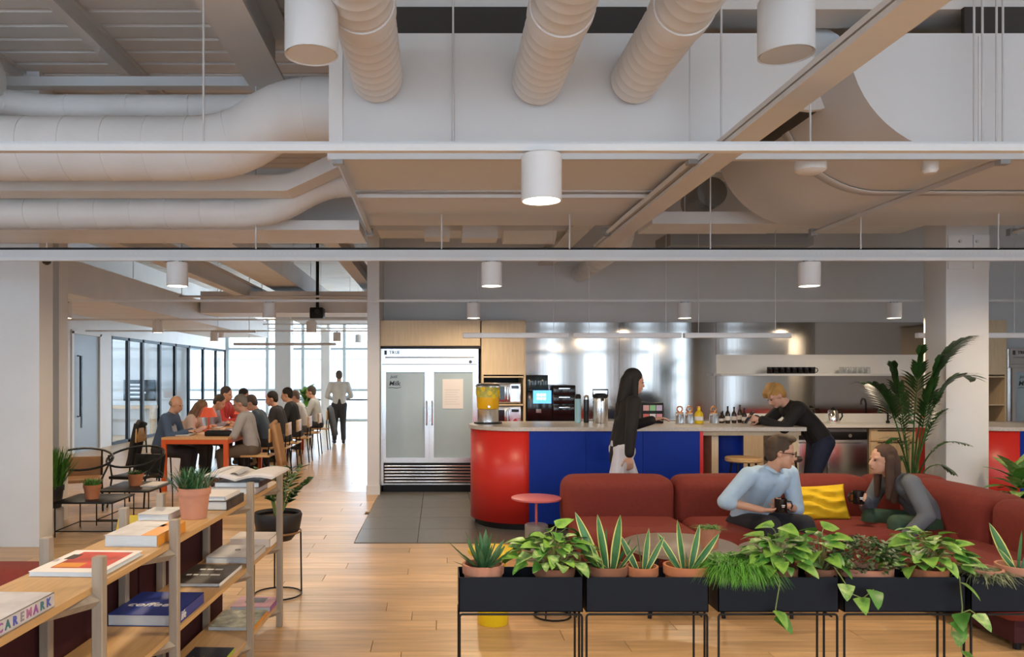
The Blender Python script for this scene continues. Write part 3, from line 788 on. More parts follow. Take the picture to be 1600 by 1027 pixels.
bar(.36, .925, 2.665, 'curved bar counter with red end and blue front panels', True)
bar(5.42, 5.93, 8.3, 'second red and blue bar counter behind the columns', False)
for k, (x, z) in enumerate(((2.76, .70), (2.82, .70), (2.78, .37))):
    bottle(x, 8.3 + .1 * k, z, .29, .036, 'amber', 'dark wine bottle in the open end of the bar', 'wine bottles in the bar')
BT = 1.06
# juice dispenser
t = thing('juice_dispenser', 'juice dispenser of lemon slices and orange juice on the bar', 'dispenser', (.545, 8.45, BT))
MB().lathe([(.155, 0), (.155, .015), (.14, .02)], n=32).build('tray', 'black', t)
MB().lathe([(.118, .02), (.118, .15), (.124, .16)], n=32).build('base', 'steel', t)
MB().lathe([(.112, .162), (.120, .18), (.124, .29)], n=32).build('juice', 'juice', t)
MB().lathe([(.124, .29), (.128, .40)], n=32).build('fruit_slices', 'fruit', t)
for k in range(14):
    a = k * 2.4; MB().tube([(.127 * math.cos(a), .127 * math.sin(a), .30 + .09 * ((k * 7) % 10) / 10), (.131 * math.cos(a), .131 * math.sin(a), .30 + .09 * ((k * 7) % 10) / 10)], .026, 12).build('lemon_slice', 'yellowp', t)
MB().lathe([(.135, .40), (.137, .415), (.12, .435), (.02, .45)], n=32).build('lid', 'clear', t)
MB().tube([(0, -.12, .19), (0, -.165, .19)], .014, 10).build('tap', 'chrome', t)
# coffee machine on the rear worktop
t = thing('coffee_machine', 'black coffee machine with lit blue touch screen', 'coffee machine', (X_(822, 10.6), 10.55, .915))
MB().rbox((.18, .22, .23), (.36, .44, .46), .015, 2).build('brewer', 'blackgloss', t)
hp = MB().rbox((.16, .25, .56), (.30, .3, .22), .01, 2).build('bean_hopper', mat('smoky hopper', (.02, .035, .04), .1), t)
MB().span((.01, .1, .665), (.31, .4, .68)).build('lid', 'black', hp)
sc_ = MB().span((.09, -.006, .29), (.34, 0, .47)).build('touch_screen', 'screen', t)
for k in range(6): MB().span((.14 + .045 * (k % 3), -.009, .34 + .05 * (k // 3)), (.175 + .045 * (k % 3), -.006, .375 + .05 * (k // 3))).build('icon', 'screenw', sc_)
MB().box((.16, -.03, .19), (.07, .05, .05)).build('spout', 'chrome', t)
MB().span((.06, -.08, 0), (.32, .02, .03)).build('drip_tray', 'greym', t)
t = thing('milk_cooler', 'black milk and cup cabinet beside the coffee machine', 'appliance', (X_(862, 10.6), 10.55, .915))
MB().rbox((.165, .22, .27), (.32, .42, .54), .012, 2).build('body', 'blackgloss', t)
for z in (.20, .34, .46):
    d = MB().rbox((.165, .0, z), (.30, .02, .115), .005, 2).build('drawer', 'blackgloss', t)
    MB().span((.09, -.018, z + .03), (.24, -.01, z + .04)).build('handle', 'chrome', d)
def canister(px, y, w_, h, label, body, cap):
    t = thing('canister', label, 'canister', (X_(px, y), y, BT))
    MB().lathe([(w_ * .95, 0), (w_, .01), (w_, h * .8), (w_ * .95, h * .84)], n=24).build('body', body, t)
    MB().lathe([(w_ * .96, h * .84), (w_ * .96, h * .95), (w_ * .6, h)], n=24).build('lid', cap, t)
    return t
canister(903, 8.55, .035, .32, 'pale blue tall canister on the bar', mat('pale blue', (.35, .6, .7), .4), 'black')
canister(916, 8.6, .03, .31, 'slim dark canister on the bar', 'blackgloss', 'chrome')
t = canister(938, 8.5, .082, .33, 'steel airpot flask with black top on the bar', 'steel', 'black')
MB().tube([(0, -.06, .29), (0, -.12, .28), (0, -.12, .25)], .014, 8).build('spout', 'black', t)
MB().tube([(-.08, 0, .29), (-.085, 0, .37), (.085, 0, .37), (.08, 0, .29)], .008, 8).build('handle', 'black', t)
# pod display
t = thing('pod_display', 'black display stand of coloured tea sachets on the bar', 'display', (X_(1020, 8.45), 8.45, BT))
MB().rbox((0, .03, .115), (.24, .05, .23), .006, 2).build('frame', 'black', t)
cm = [mat('sachet %s' % n, c_, .6) for n, c_ in (('pink', (.75, .4, .38)), ('green', (.3, .6, .3)), ('lilac', (.6, .5, .7)), ('red', (.7, .15, .12)), ('white', (.8, .8, .8)), ('rose', (.7, .3, .35)))]
for k in range(6): MB().span((-.105 + .072 * (k % 3), -.004, .20 - .095 * (k // 3)), (-.042 + .072 * (k % 3), .004, .14 - .095 * (k // 3))).build('sachet', cm[k], t)
# jars with copper lids and ornaments
for k, (px, h, m) in enumerate(((1062, .11, 'clear'), (1077, .11, 'clear'), (1115, .11, 'clear'))):
    t = thing('glass_jar', 'clear glass jar with round copper lid on the bar', 'jar', (X_(px, 8.5), 8.5, BT), 0, 'copper lidded jars')
    MB().lathe([(.042, 0), (.045, .01), (.045, h * .9), (.035, h)], n=20).build('body', m, t)
    MB().lathe([(.04, h), (.04, h + .012)], n=20).build('lid', 'copper', t)
    MB().tube([(.03 * math.cos(R(a)), 0, h + .045 + .03 * math.sin(R(a))) for a in range(0, 360, 24)], .008, 8, closed=True).build('ring_knob', 'copper', t)
bottle(X_(1092, 8.42), 8.42, BT, .19, .046, 'yellowp', 'bright yellow bottle on the bar', None, 'copper', .4)
for k, (px, h) in enumerate(((1137, .19), (1147, .18), (1156, .20), (1163, .17), (1127, .12), (1129, .13))):
    yy = 8.45 + .06 * (k % 3)
    bottle(X_(px, yy), yy, BT, h, .026, 'amber', 'small dark syrup bottle clustered on the bar', 'syrup bottles')
# pendant linear lamps over the bar
for a, b, l in ((723, 888, 'above the red bar end'), (897, 1064, 'above the blue bar front'), (1068, 1235, 'above the open bar end'), (1432, 1610, 'behind the bolted column')):
    y_ = 8.3; L_ = X_(b, y_) - X_(a, y_)
    t = thing('linear_lamp', 'slim white linear pendant lamp ' + l, 'lamp', (X_((a + b) / 2, y_), y_, 2.02))
    MB().rbox((0, 0, 0), (L_, .07, .055), .008, 2).build('housing', 'linear', t)
    for s in (-1, 1): MB().tube([(s * L_ * .36, 0, .02), (s * L_ * .36, 0, 2.38)], .003, 5).build('cable', 'greyrail', t)
t = thing('red_post', 'slim red upright panel beside the palm stems', 'panel', (X_(1441, 7.8), 7.8, 0))
MB().rbox((0, 0, .53), (.11, .05, 1.06), .004, 1).build('panel', 'red', t)
MB().box((0, 0, .01), (.2, .16, .02)).build('foot_plate', 'black', t)
# bar stools
def stool(x, y, label, seatm):
    t = thing('bar_stool', label, 'stool', (x, y, 0))
    MB().lathe([(.165, .74), (.175, .75), (.175, .775), (.165, .785)], n=28).build('seat', seatm, t)
    for k in range(4):
        a = R(45 + 90 * k); MB().tube([(.12 * math.cos(a), .12 * math.sin(a), .74), (.2 * math.cos(a), .2 * math.sin(a), 0)], .011, 8).build('leg', 'black', t)
    MB().tube([(.175 * math.cos(R(k * 30)), .175 * math.sin(R(k * 30)), .26) for k in range(12)], .009, 8, closed=True).build('foot_ring', 'black', t)
stool(3.0, 7.55, 'bar stool with pale wooden seat behind the seated man', 'oak')
stool(3.42, 7.62, 'bar stool with dark seat near the leaning man', mat('dark stool seat', (.06, .045, .04), .5))

# ================================================================== SOFA AND LOUNGE
sf = thing('sofa', 'long rust red modular corner sofa behind the planter boxes', 'sofa', (0, 0, 0))
mods = [(1.06, 1.985), (2.0, 2.93), (2.945, 3.64)]
for a, b in mods:
    MB().rbox(((a + b) / 2, 6.58, .50), (b - a, .34, .46), .10, 5, bulge=.012).build('back_cushion', 'sofa', sf)
    MB().rbox(((a + b) / 2 + .01, 6.05, .29), (b - a - .02, .80, .25), .09, 5, bulge=.012).build('seat_cushion', 'sofa', sf)
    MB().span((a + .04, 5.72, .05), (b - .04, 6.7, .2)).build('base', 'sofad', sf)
MB().rbox((3.98, 6.58, .50), (.68, .34, .46), .10, 5, bulge=.012).build('back_cushion', 'sofa', sf)
MB().rbox((3.90, 6.05, .29), (.52, .80, .25), .09, 5).build('seat_cushion', 'sofa', sf)
for y0, y1 in ((5.42, 6.50), (4.3, 5.40)):
    MB().rbox((4.03, (y0 + y1) / 2, .50), (.36, y1 - y0, .46), .10, 5, bulge=.012).build('back_cushion', 'sofa', sf)
MB().rbox((3.56, 4.95, .29), (.66, 1.2, .25), .09, 5, bulge=.012).build('seat_cushion', 'sofa', sf)
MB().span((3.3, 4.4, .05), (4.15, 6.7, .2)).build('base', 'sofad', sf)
for x, y in ((1.15, 5.8), (1.15, 6.65), (3.6, 5.8), (4.1, 4.4), (3.35, 4.45), (4.1, 6.65)):
    MB().cyl((x, y, 0), (x, y, .06), .02, n=10).build('foot', 'black', sf)
# yellow cushion: a puffed square with folds
def cushion(loc, rot, w_, h, label):
    n = 28; vs = []; fs = []
    for s in (1, -1):
        for i in range(n + 1):
            for j in range(n + 1):
                u, v = 2 * i / n - 1, 2 * j / n - 1
                pu = (1 - u * u) ** .45 * (1 - v * v) ** .45
                k = 1 - .07 * (1 - abs(u)) * abs(v) ** 3 - .07 * (1 - abs(v)) * abs(u) ** 3
                fold = (.014 * math.sin(11 * v + 2.5 * u + 1.6 * math.sin(4 * u)) + .003 * math.sin(19 * v - 5 * u)) * pu
                vs.append((u * w_ / 2 * (1 - .08 * (1 - abs(u)) * 0 - .06 * (1 - v * v) * u * u), s * (.075 * pu + fold), v * h / 2 * (1 - .06 * (1 - u * u) * v * v)))
    for s in range(2):
        o = s * (n + 1) ** 2
        for i in range(n):
            for j in range(n):
                q = (o + i * (n + 1) + j, o + (i + 1) * (n + 1) + j, o + (i + 1) * (n + 1) + j + 1, o + i * (n + 1) + j + 1)
                fs.append(q)
    m = MB().add(vs, fs); me = m.mesh('cushion', 'yellow')
    bm = bmesh.new(); bm.from_mesh(me); bmesh.ops.remove_doubles(bm, verts=bm.verts, dist=.0005); bmesh.ops.recalc_face_normals(bm, faces=bm.faces); bm.to_mesh(me); bm.free()
    for p in me.polygons: p.use_smooth = True
    o = link('cushion', me, None, loc, rot); tag(o, label, 'cushion')
cushion((3.10, 6.28, .545), (R(-22), R(-4), R(-8)), .46, .29, 'crumpled yellow cushion between the man and the woman on the sofa')
# pink side table
t = thing('side_table', 'small round pink side table by the blue bar front', 'table', (X_(838, 6.6), 6.6, 0))
MB().lathe([(.205, .520), (.215, .525), (.215, .537), (.205, .541)], n=40).build('table_top', 'pink', t)
MB().cyl((0, 0, .28), (0, 0, .522), .012, n=12).build('pole', 'pink', t)
MB().lathe([(.095, 0), (.1, .01), (.1, .30), (.09, .31)], n=28).build('base', 'greym', t)
# round coffee table before the sofa
t = thing('coffee_table', 'round grey brown coffee table before the red sofa', 'table', (1.62, 5.15, 0))
MB().lathe([(.37, .425), (.38, .43), (.38, .45), (.37, .455)], n=48).build('table_top', 'tabletop', t)
for k in range(3):
    a = R(90 + 120 * k); MB().tube([(.2 * math.cos(a), .2 * math.sin(a), .43), (.28 * math.cos(a), .28 * math.sin(a), 0)], .014, 8).build('leg', 'black', t)
t = thing('coffee_table', 'low grey table beside the seated man', 'table', (2.3, 5.2, 0))
MB().lathe([(.24, .385), (.25, .39), (.25, .41), (.24, .415)], n=40).build('table_top', 'tabletop', t)
for k in range(3):
    a = R(30 + 120 * k); MB().tube([(.14 * math.cos(a), .14 * math.sin(a), .39), (.2 * math.cos(a), .2 * math.sin(a), 0)], .012, 8).build('leg', 'black', t)
t = thing('stool_pot', 'yellow round stool on the floor behind the planter boxes', 'stool', (X_(771, 4.87), 4.92, 0))
MB().lathe([(.095, 0), (.10, .01), (.10, .20), (.085, .26), (.085, .44)], n=32).build('base', 'yellowp', t)
MB().lathe([(.15, .44), (.16, .45), (.16, .47), (.15, .475)], n=32).build('seat', 'yellowp', t)
t = thing('low_basket', 'low blue dish on a wire stand behind the planters', 'basket', (X_(865, 5.0), 5.05, 0))
MB().lathe([(.05, .10), (.13, .13), (.15, .17), (.14, .17), (.12, .14)], n=28).build('dish', 'blue', t)
MB().tube([(.12 * math.cos(R(k * 20)), .12 * math.sin(R(k * 20)), .008) for k in range(18)], .006, 6, closed=True).build('ring', 'black', t)
for k in range(3):
    a = R(120 * k); MB().tube([(.12 * math.cos(a), .12 * math.sin(a), .008), (.1 * math.cos(a), .1 * math.sin(a), .13)], .005, 6).build('leg', 'black', t)

# ================================================================== PLANTS
def leaf_mesh(name, m, L, W, droop=.25, fold=.15, n=7, heart=False, wave=0, edge=None):
    """a leaf along +X, with a folded midrib; edge adds a border strip of another material"""
    vs = []; fs = []; mi = []
    def wd(u):
        if heart: return W * .5 * (min(1, (u + .02) * 5.5) ** .6) * (1 - u) ** .62 * 1.28
        return W * .5 * math.sin(math.pi * min(1, u * .86 + .14)) ** .7 * (1 if u < .999 else 0)
    cols = 5 if edge else 3
    for i in range(n + 1):
        u = i / n; x = L * u; z = -droop * L * u * u; h = max(wd(u), .0004)
        z2 = z + fold * h + wave * math.sin(u * 9)
        if edge: vs += [(x, -h, z2), (x, -h * .72, z + fold * h * .7), (x, 0, z), (x, h * .72, z + fold * h * .7), (x, h, z2)]
        else: vs += [(x, -h, z2), (x, 0, z), (x, h, z2)]
    for i in range(n):
        for c_ in range(cols - 1):
            a = i * cols + c_; fs.append((a, a + 1, a + cols + 1, a + cols)); mi.append(1 if edge and c_ in (0, 3) else 0)
    b = MB(); b.v = vs; b.f = fs; b.m = mi
    me = b.mesh(name, [m, edge] if edge else m, fix=False)
    for p in me.polygons: p.use_smooth = True
    return me
def aim(d, roll=0):
    d = V(d).normalized(); s = V((0, 0, 1)).cross(d)
    s = s.normalized() if s.length > .01 else V((0, 1, 0))
    n = d.cross(s); mtx = Matrix((d, s, n)).transposed()
    return (mtx @ Matrix.Rotation(roll, 3, 'X')).to_euler()
def pot(t, r, h, m='terra', z=0, rim=True, soil=True, lim=.092):
    ex = max(1, r / lim) if t.location.y < 4 and t.location.x > 0 else 1
    if ex > 1: r = lim
    old = set(t.children)
    rr_ = r * .76
    pr = [(rr_, z), (r * .93, z + h * .78)]
    if rim: pr += [(r, z + h * .78), (r * 1.02, z + h), (r * .9, z + h), (r * .88, z + h * .85)]
    else: pr += [(r, z + h), (r * .92, z + h), (r * .9, z + h * .85)]
    MB().lathe(pr, n=28, cap=False).build('pot', m, t)
    MB().lathe([(rr_, z), (rr_, z + .004)], n=28).build('pot_base', m, t)
    if soil: MB().lathe([(r * .9, z + h * .83), (r * .5, z + h * .9), (.001, z + h * .9)], n=20, cap=False).build('soil', 'soil', t)
    for o in t.children:
        if o not in old: o.scale = (ex, 1, 1)
LF = {}
LF['pothos'] = [leaf_mesh('leaf', 'leafl', .115, .085, .3, .18, 7, True), leaf_mesh('leaf', 'leaf', .105, .08, .35, .2, 7, True), leaf_mesh('leaf', 'leafv', .11, .08, .25, .2, 7, True)]
LF['aloe'] = leaf_mesh('leaf', 'aloe', .20, .032, -.12, .35, 6)
LF['sans'] = leaf_mesh('leaf', 'sans', .26, .043, -.04, .25, 8, edge='sansy')
LF['sansd'] = leaf_mesh('leaf', 'sans', .24, .032, -.05, .25, 8)
LF['grey'] = leaf_mesh('leaf', 'leafd', .07, .03, .2, .2, 5)
def pothos(loc, label, n, spread, height, r=.09, potm='terrad', trail=(), seed=1, kinds=(0, 1, 2), ph=.15, scale=1.0):
    random.seed(seed)
    t = thing('pothos_plant', label, 'plant', loc); pot(t, r, ph, potm)
    st = MB()
    for k in range(n):
        a = k * 2.39996 + random.random() * .5; u = math.sqrt((k + .5) / n)
        rad = spread * u * (.8 + .4 * random.random()); zz = ph + height * (1 - u * u) * (.6 + .6 * random.random()) + .02
        p = V((rad * math.cos(a), rad * .72 * math.sin(a), zz))
        d = V((math.cos(a), math.sin(a), .35 - .5 * u + random.uniform(-.3, .4)))
        link('leaf', LF['pothos'][random.choice(kinds)], t, p, aim(d, random.uniform(-.5, .5)), [scale * random.uniform(.55, .92)] * 3)
        if k % 2 == 0: st.tube([(0, 0, ph * .85), (p.x * .5, p.y * .5, p.z * .9 + .02), p], .0022, 5)
    for pts, ls in trail:
        st.tube(pts, .0028, 5)
        for q, f in ls:
            i = min(int(f * (len(pts) - 1)), len(pts) - 2); p = V(pts[i]).lerp(V(pts[i + 1]), f * (len(pts) - 1) - i)
            link('leaf', LF['pothos'][q % 3], t, p, aim((random.uniform(-.6, .6), -.7, -.35), random.uniform(-.4, .4)), [scale * random.uniform(.7, .95)] * 3)
    st.build('stems', 'stem', t)
def rosette(loc, label, mesh, n, lo, hi, r, potm, seed, ph=.15, smin=.6, smax=1.0, name='aloe_plant', rad=.03):
    random.seed(seed)
    t = thing(name, label, 'plant', loc); pot(t, r, ph, potm)
    for k in range(n):
        a = k * 2.39996 + random.uniform(-.2, .2); u = (k + .5) / n
        el = R(hi + (lo - hi) * u)
        d = V((math.cos(a) * math.cos(el), math.sin(a) * math.cos(el), math.sin(el)))
        link('leaf', mesh, t, (rad * u * math.cos(a), rad * u * math.sin(a), ph * .86), aim(d, random.uniform(-.3, .3)), [random.uniform(smin, smax)] * 3)
def grass(loc, label, n, L, spread, r, potm, m, seed, ph=.15, droop=.6, wdt=.004, name='grass_plant', withpot=True, hang=0):
    random.seed(seed)
    t = thing(name, label, 'plant', loc)
    if withpot: pot(t, r, ph, potm)
    b = MB()
    for k in range(n):
        a = random.random() * 6.283; e = random.uniform(.25, 1.0) ** .6; l = L * random.uniform(.6, 1.1)
        base = V((r * .7 * random.uniform(-1, 1), r * .7 * random.uniform(-1, 1), ph * .85))
        out = V((math.cos(a), math.sin(a), 0)) * spread * random.uniform(.2, 1)
        sd = V((-math.sin(a), math.cos(a), 0)) * wdt
        pts = []
        for i in range(5):
            u = i / 4
            pts.append(base + out * u + V((0, 0, l * (u - droop * u * u * (1 + hang)))))
        o = len(b.v)
        for i, p in enumerate(pts):
            w2 = sd * (1 - (i / 4) ** 2 * .9); b.v += [tuple(p - w2), tuple(p + w2)]
        for i in range(4): b.f.append((o + 2 * i, o + 2 * i + 1, o + 2 * i + 3, o + 2 * i + 2)); b.m.append(0)
    stuff(link('blades', b.mesh('blades', m, fix=False), t))
    return t
# ---- planter boxes
PY, PD = 3.54, .20
PB = [(.094, .667, 'end'), (.680, 1.245, 'with snake plants'), (1.290, 1.845, 'with hanging rush plant'), (1.870, 2.430, 'with nerve plant and trailing pothos'), (2.455, 3.03, 'with succulents next to the corner sofa')]
for a, b, s in PB:
    t = thing('planter_box', 'navy black metal planter box on wire legs, ' + ('with aloe and pothos' if s == 'end' else s), 'planter', ((a + b) / 2, PY, 0))
    w_ = b - a; z0, z1 = .492, .652
    bx = MB(); th = .004
    bx.span((-w_ / 2, 0, z0), (w_ / 2, th, z1)); bx.span((-w_ / 2, PD - th, z0), (w_ / 2, PD, z1))
    bx.span((-w_ / 2, 0, z0), (-w_ / 2 + th, PD, z1)); bx.span((w_ / 2 - th, 0, z0), (w_ / 2, PD, z1)); bx.span((-w_ / 2, 0, z0), (w_ / 2, PD, z0 + th))
    bx.build('tray', 'navy', t)
    for y in (.006, PD - .006):
        f = .012; q = w_ / 2 - .004; zt = z0 - .012
        MB().tube([(-q, y, 0), (-q, y, zt - f), (-q + f * .3, y, zt - f * .3), (-q + f, y, zt), (q - f, y, zt), (q - f * .3, y, zt - f * .3), (q, y, zt - f), (q, y, 0)], .0055, 8).build('leg_frame', 'black', t)
    for x in (-1, 1): MB().tube([(x * (w_ / 2 - .004), .006, .0065), (x * (w_ / 2 - .004), PD - .006, .0065)], .0055, 8).build('floor_bar', 'black', t)
    MB().tube([(w_ / 2 - .03, .006, .47), (w_ / 2 - .03, PD - .006, .47)], .005, 6).build('cross_bar', 'black', t)
PC = PY + .10; PZ0 = .497
def pxp(px): return X_(px, PC)
rosette((pxp(755), PC, PZ0), 'spiky green aloe in terracotta pot at the planter end', LF['aloe'], 26, 12, 85, .098, 'terrap', 3, .195, .6, 1.0)
pothos((pxp(866), PC, PZ0), 'pale leafed bushy pothos next to the aloe', 95, .18, .15, .098, 'terrad', seed=5, kinds=(0, 0, 2, 1), ph=.185)
def sansev(loc, label, leaves, r, potm, seed, ph=.19):
    random.seed(seed); t = thing('snake_plant', label, 'plant', loc); pot(t, r, ph, potm)
    for (x, y, s, tx, ty, k) in leaves:
        link('leaf', LF['sans'] if k else LF['sansd'], t, (x, y, ph * .86), aim((tx, ty, 1), random.choice([1.2, 1.57, 1.9]) + random.uniform(-.3, .3)), (s, s, s))
sansev((pxp(948), PC, PZ0), 'tall yellow edged snake plant in wide dark terracotta pot', [(-.03, 0, 1.15, -.42, 0, 1), (.0, .01, 1.0, -.16, .1, 1), (.03, 0, 1.05, .12, -.1, 1), (-.02, -.02, .75, -.45, -.3, 1), (.04, .02, .7, .5, 0, 0), (.01, -.03, .6, .2, -.4, 0), (-.05, 0, .65, -.7, 0, 0), (.05, -.01, .6, .75, .1, 1), (0, .03, .8, .02, .2, 0)], .098, 'terrad', 11)
sansev((pxp(1003), PC, PZ0), 'small yellow edged snake plant in little terracotta pot', [(-.02, 0, .75, -.5, 0, 1), (0, 0, .80, -.1, -.1, 0), (.01, 0, .78, .12, .1, 1), (.02, 0, .72, .5, 0, 1), (0, .02, .6, .2, .3, 0)], .075, 'terra', 12, .185)
sansev((pxp(1072), PC, PZ0), 'pale yellow edged snake plant in orange terracotta bowl', [(-.03, 0, .78, -.6, 0, 1), (-.01, 0, .92, -.1, 0, 1), (.02, 0, .85, .22, .1, 1), (.03, 0, .85, .7, 0, 1), (0, -.03, .5, -.2, -.5, 0), (.02, -.02, .45, .6, -.4, 0), (-.03, -.02, .45, -.9, -.4, 0)], .105, 'terra', 13, .19)
grass((pxp(1148), PC, PZ0), 'fine leaved green rush plant spilling over its planter', 3000, .25, .21, .12, 'terrad', 'fern', 21, .19, 1.0, .0022, 'rush_plant', True, .12)
pothos((pxp(1216), PC, PZ0), 'bushy pothos behind the navy planter beside the rush plant', 75, .15, .15, .085, 'terrad', seed=31, ph=.18,
       trail=[([(-.05, -.09, .19), (-.05, -.13, .14), (-.07, -.13, .02), (-.06, -.13, -.02)], [(0, .75), (1, .95)]), ])
pothos((pxp(1283), PC, PZ0), 'pothos with long runner curling over two planters', 38, .11, .15, .07, 'terrad', seed=33, ph=.18, kinds=(0, 1),
       trail=[([(.02, -.08, .2), (.03, -.13, .16), (.07, -.14, .09), (.12, -.14, .07), (.17, -.14, .11)], [(2, .35), (0, .7), (1, .98)])])
# nerve plant: many tiny leaves
random.seed(8)
t = thing('nerve_plant', 'pale veined nerve plant in wide terracotta bowl', 'plant', (pxp(1352), PC, PZ0)); pot(t, .125, .18, 'terrap')
for mm, cnt in (('fitt', 420), ('leafd', 260)):
    b = MB()
    for k in range(cnt):
        a = random.random() * 6.283; u = math.sqrt(random.random()); p = V((.165 * u * math.cos(a), .11 * u * math.sin(a), .18 + .12 * (1 - u * u) + random.uniform(-.015, .03)))
        T = Matrix.Translation(p) @ aim((math.cos(a), math.sin(a), random.uniform(-.4, .5)), random.uniform(-.5, .5)).to_matrix().to_4x4()
        L_, W_ = random.uniform(.02, .034), .011
        b.add([(0, 0, 0), (L_ * .5, -W_, .004), (L_, 0, -.004), (L_ * .5, W_, .004)], [(0, 1, 2), (0, 2, 3)], 0, T)
    stuff(link('leaves', b.mesh('leaves', mm, fix=False), t))
pothos((pxp(1448), PC, PZ0), 'large pale pothos trailing below the navy planter', 90, .18, .14, .09, 'terra', seed=41, ph=.18, kinds=(0, 0, 2, 1),
       trail=[([(.03, -.09, .2), (.06, -.14, .17), (.07, -.145, .03), (.06, -.145, -.10), (.07, -.145, -.18)], [(0, .3), (1, .55), (2, .72), (0, .97)]), ([(.06, -.14, .0), (.10, -.15, .02), (.13, -.15, .0)], [(2, .95)]), ([(.06, -.14, -.02), (.02, -.15, -.05), (.015, -.15, -.10)], [(1, .2)])])
grass((pxp(1535), PC, PZ0), 'low trailing succulent with thin red brown shoots', 600, .11, .17, .085, 'terrap', 'fitt', 51, .175, 1.1, .004, 'succulent_plant', True, .1)
sansev((pxp(1590), PC, PZ0), 'blue green snake plant at the end planter', [(-.02, 0, .95, -.5, 0, 1), (0, 0, .8, .05, 0, 0), (.02, 0, .8, .4, 0, 0), (-.02, -.02, .6, -.9, -.2, 1), (.03, -.02, .6, .8, -.2, 0)], .09, 'terrap', 14)
# little pot on the coffee table
grass((X_(1108, 5.05), 5.05, .455), 'small moss fern in pink terracotta pot on the coffee table', 260, .09, .10, .07, 'terrap', 'fern', 61, .13, .8, .003, 'small_fern')

# ---- tall kentia palm behind the sofa
random.seed(5)
t = thing('palm_plant', 'tall dark green palm behind the corner of the sofa', 'plant', (X_(1425, 7.25), 7.25, 0))
MB().lathe([(.15, 0), (.19, .4), (.2, .42), (.18, .42), (.17, .38)], n=28, cap=False).build('pot', 'potblack', t)
MB().lathe([(.17, .37), (.001, .38)], n=20, cap=False).build('soil', 'soil', t)
def frond(base, mid, tip, L, wd, nl, m):
    b = MB(); pts = []
    for i in range(13):
        u = i / 12; pts.append(V(base) * (1 - u) ** 2 + V(mid) * 2 * u * (1 - u) + V(tip) * u * u)
    b.tube(pts, [.010 * (1 - .8 * i / 12) for i in range(13)], 6)
    for k in range(nl):
        u = .45 + .55 * k / (nl - 1); i = min(int(u * 12), 11); p = pts[i].lerp(pts[i + 1], u * 12 - i)
        tg = (pts[i + 1] - pts[i]).normalized()
        sd = tg.cross(V((0, 0, 1))); sd = sd.normalized() if sd.length > .05 else V((1, 0, 0))
        l = L * (math.sin(math.pi * (.18 + .75 * (u - .45) / .55)) ** .7)
        for s in (-1, 1):
            d = (tg * .75 + sd * s * .8 + V((0, 0, .12))).normalized(); wv = d.cross(V((0, 0, 1))).normalized() * wd
            q = []
            for j in range(4):
                v = j / 3; c_ = p + d * l * v + V((0, 0, -.32 * l * v * v)); ww_ = [.35, 1, .75, .03][j]
                q += [c_ - wv * ww_, c_ + wv * ww_]
            o = len(b.v); b.v += [tuple(x) for x in q]
            for j in range(3): b.f.append((o + 2 * j, o + 2 * j + 1, o + 2 * j + 3, o + 2 * j + 2)); b.m.append(0)
    link('frond', b.mesh('frond', m, fix=False), t)
B_ = (0, 0, .42)
def T_(px, py, y=7.25): return (X_(px, y) - X_(1425, 7.25), y - 7.25, Z_(py, y))
for tip, mid, y, L in (((1515, 527), (1432, 560), 7.0, .34), ((1350, 598), (1400, 600), 7.1, .30), ((1395, 570), (1412, 640), 7.5, .30), ((1470, 560), (1440, 640), 6.95, .28), ((1520, 590), (1455, 560), 6.95, .26), ((1440, 545), (1425, 640), 7.0, .30)):
    frond(B_, T_(*mid, y), T_(*tip, y), L, .019, 26, 'leafd')
for tip, mid, y, L in (((1512, 695), (1450, 670), 7.1, .14), ((1385, 690), (1410, 660), 7.0, .14), ((1490, 740), (1450, 700), 7.1, .12), ((1395, 720), (1412, 690), 6.95, .13), ((1480, 640), (1440, 660), 7.2, .16), ((1405, 655), (1415, 680), 7.0, .14)):
    frond((0, 0, .45), T_(*mid, y), T_(*tip, y), L, .012, 12, 'leafd')
for k in range(6):
    a = k * 1.05; MB().tube([(.05 * math.cos(a), .05 * math.sin(a), .36), (.04 * math.cos(a) + .01, .04 * math.sin(a), 1.0)], [.014, .008], 8).build('stem', 'bamboo', t)
# leafy plant by the right hand bar
random.seed(15)
t = thing('leafy_plant', 'broad leaved plant in black pot beside the second red bar', 'plant', (X_(1592, 6.95), 6.95, 0))
MB().lathe([(.13, 0), (.16, .45), (.17, .5), (.15, .5), (.14, .46)], n=28, cap=False).build('pot', 'potblack', t)
MB().lathe([(.14, .45), (.001, .47)], n=20, cap=False).build('soil', 'soil', t)
bl = [leaf_mesh('leaf', 'leafv', .24, .10, .45, .2, 8), leaf_mesh('leaf', 'leaf', .22, .10, .5, .2, 8)]
for k in range(26):
    a = k * 2.4; u = (k + .5) / 26; el = R(80 - 75 * u)
    link('leaf', bl[k % 2], t, (.05 * math.cos(a) * u, .05 * math.sin(a) * u, .48 + .22 * (1 - u)), aim((math.cos(a) * math.cos(el), math.sin(a) * math.cos(el), math.sin(el))), [random.uniform(.8, 1.2)] * 3)

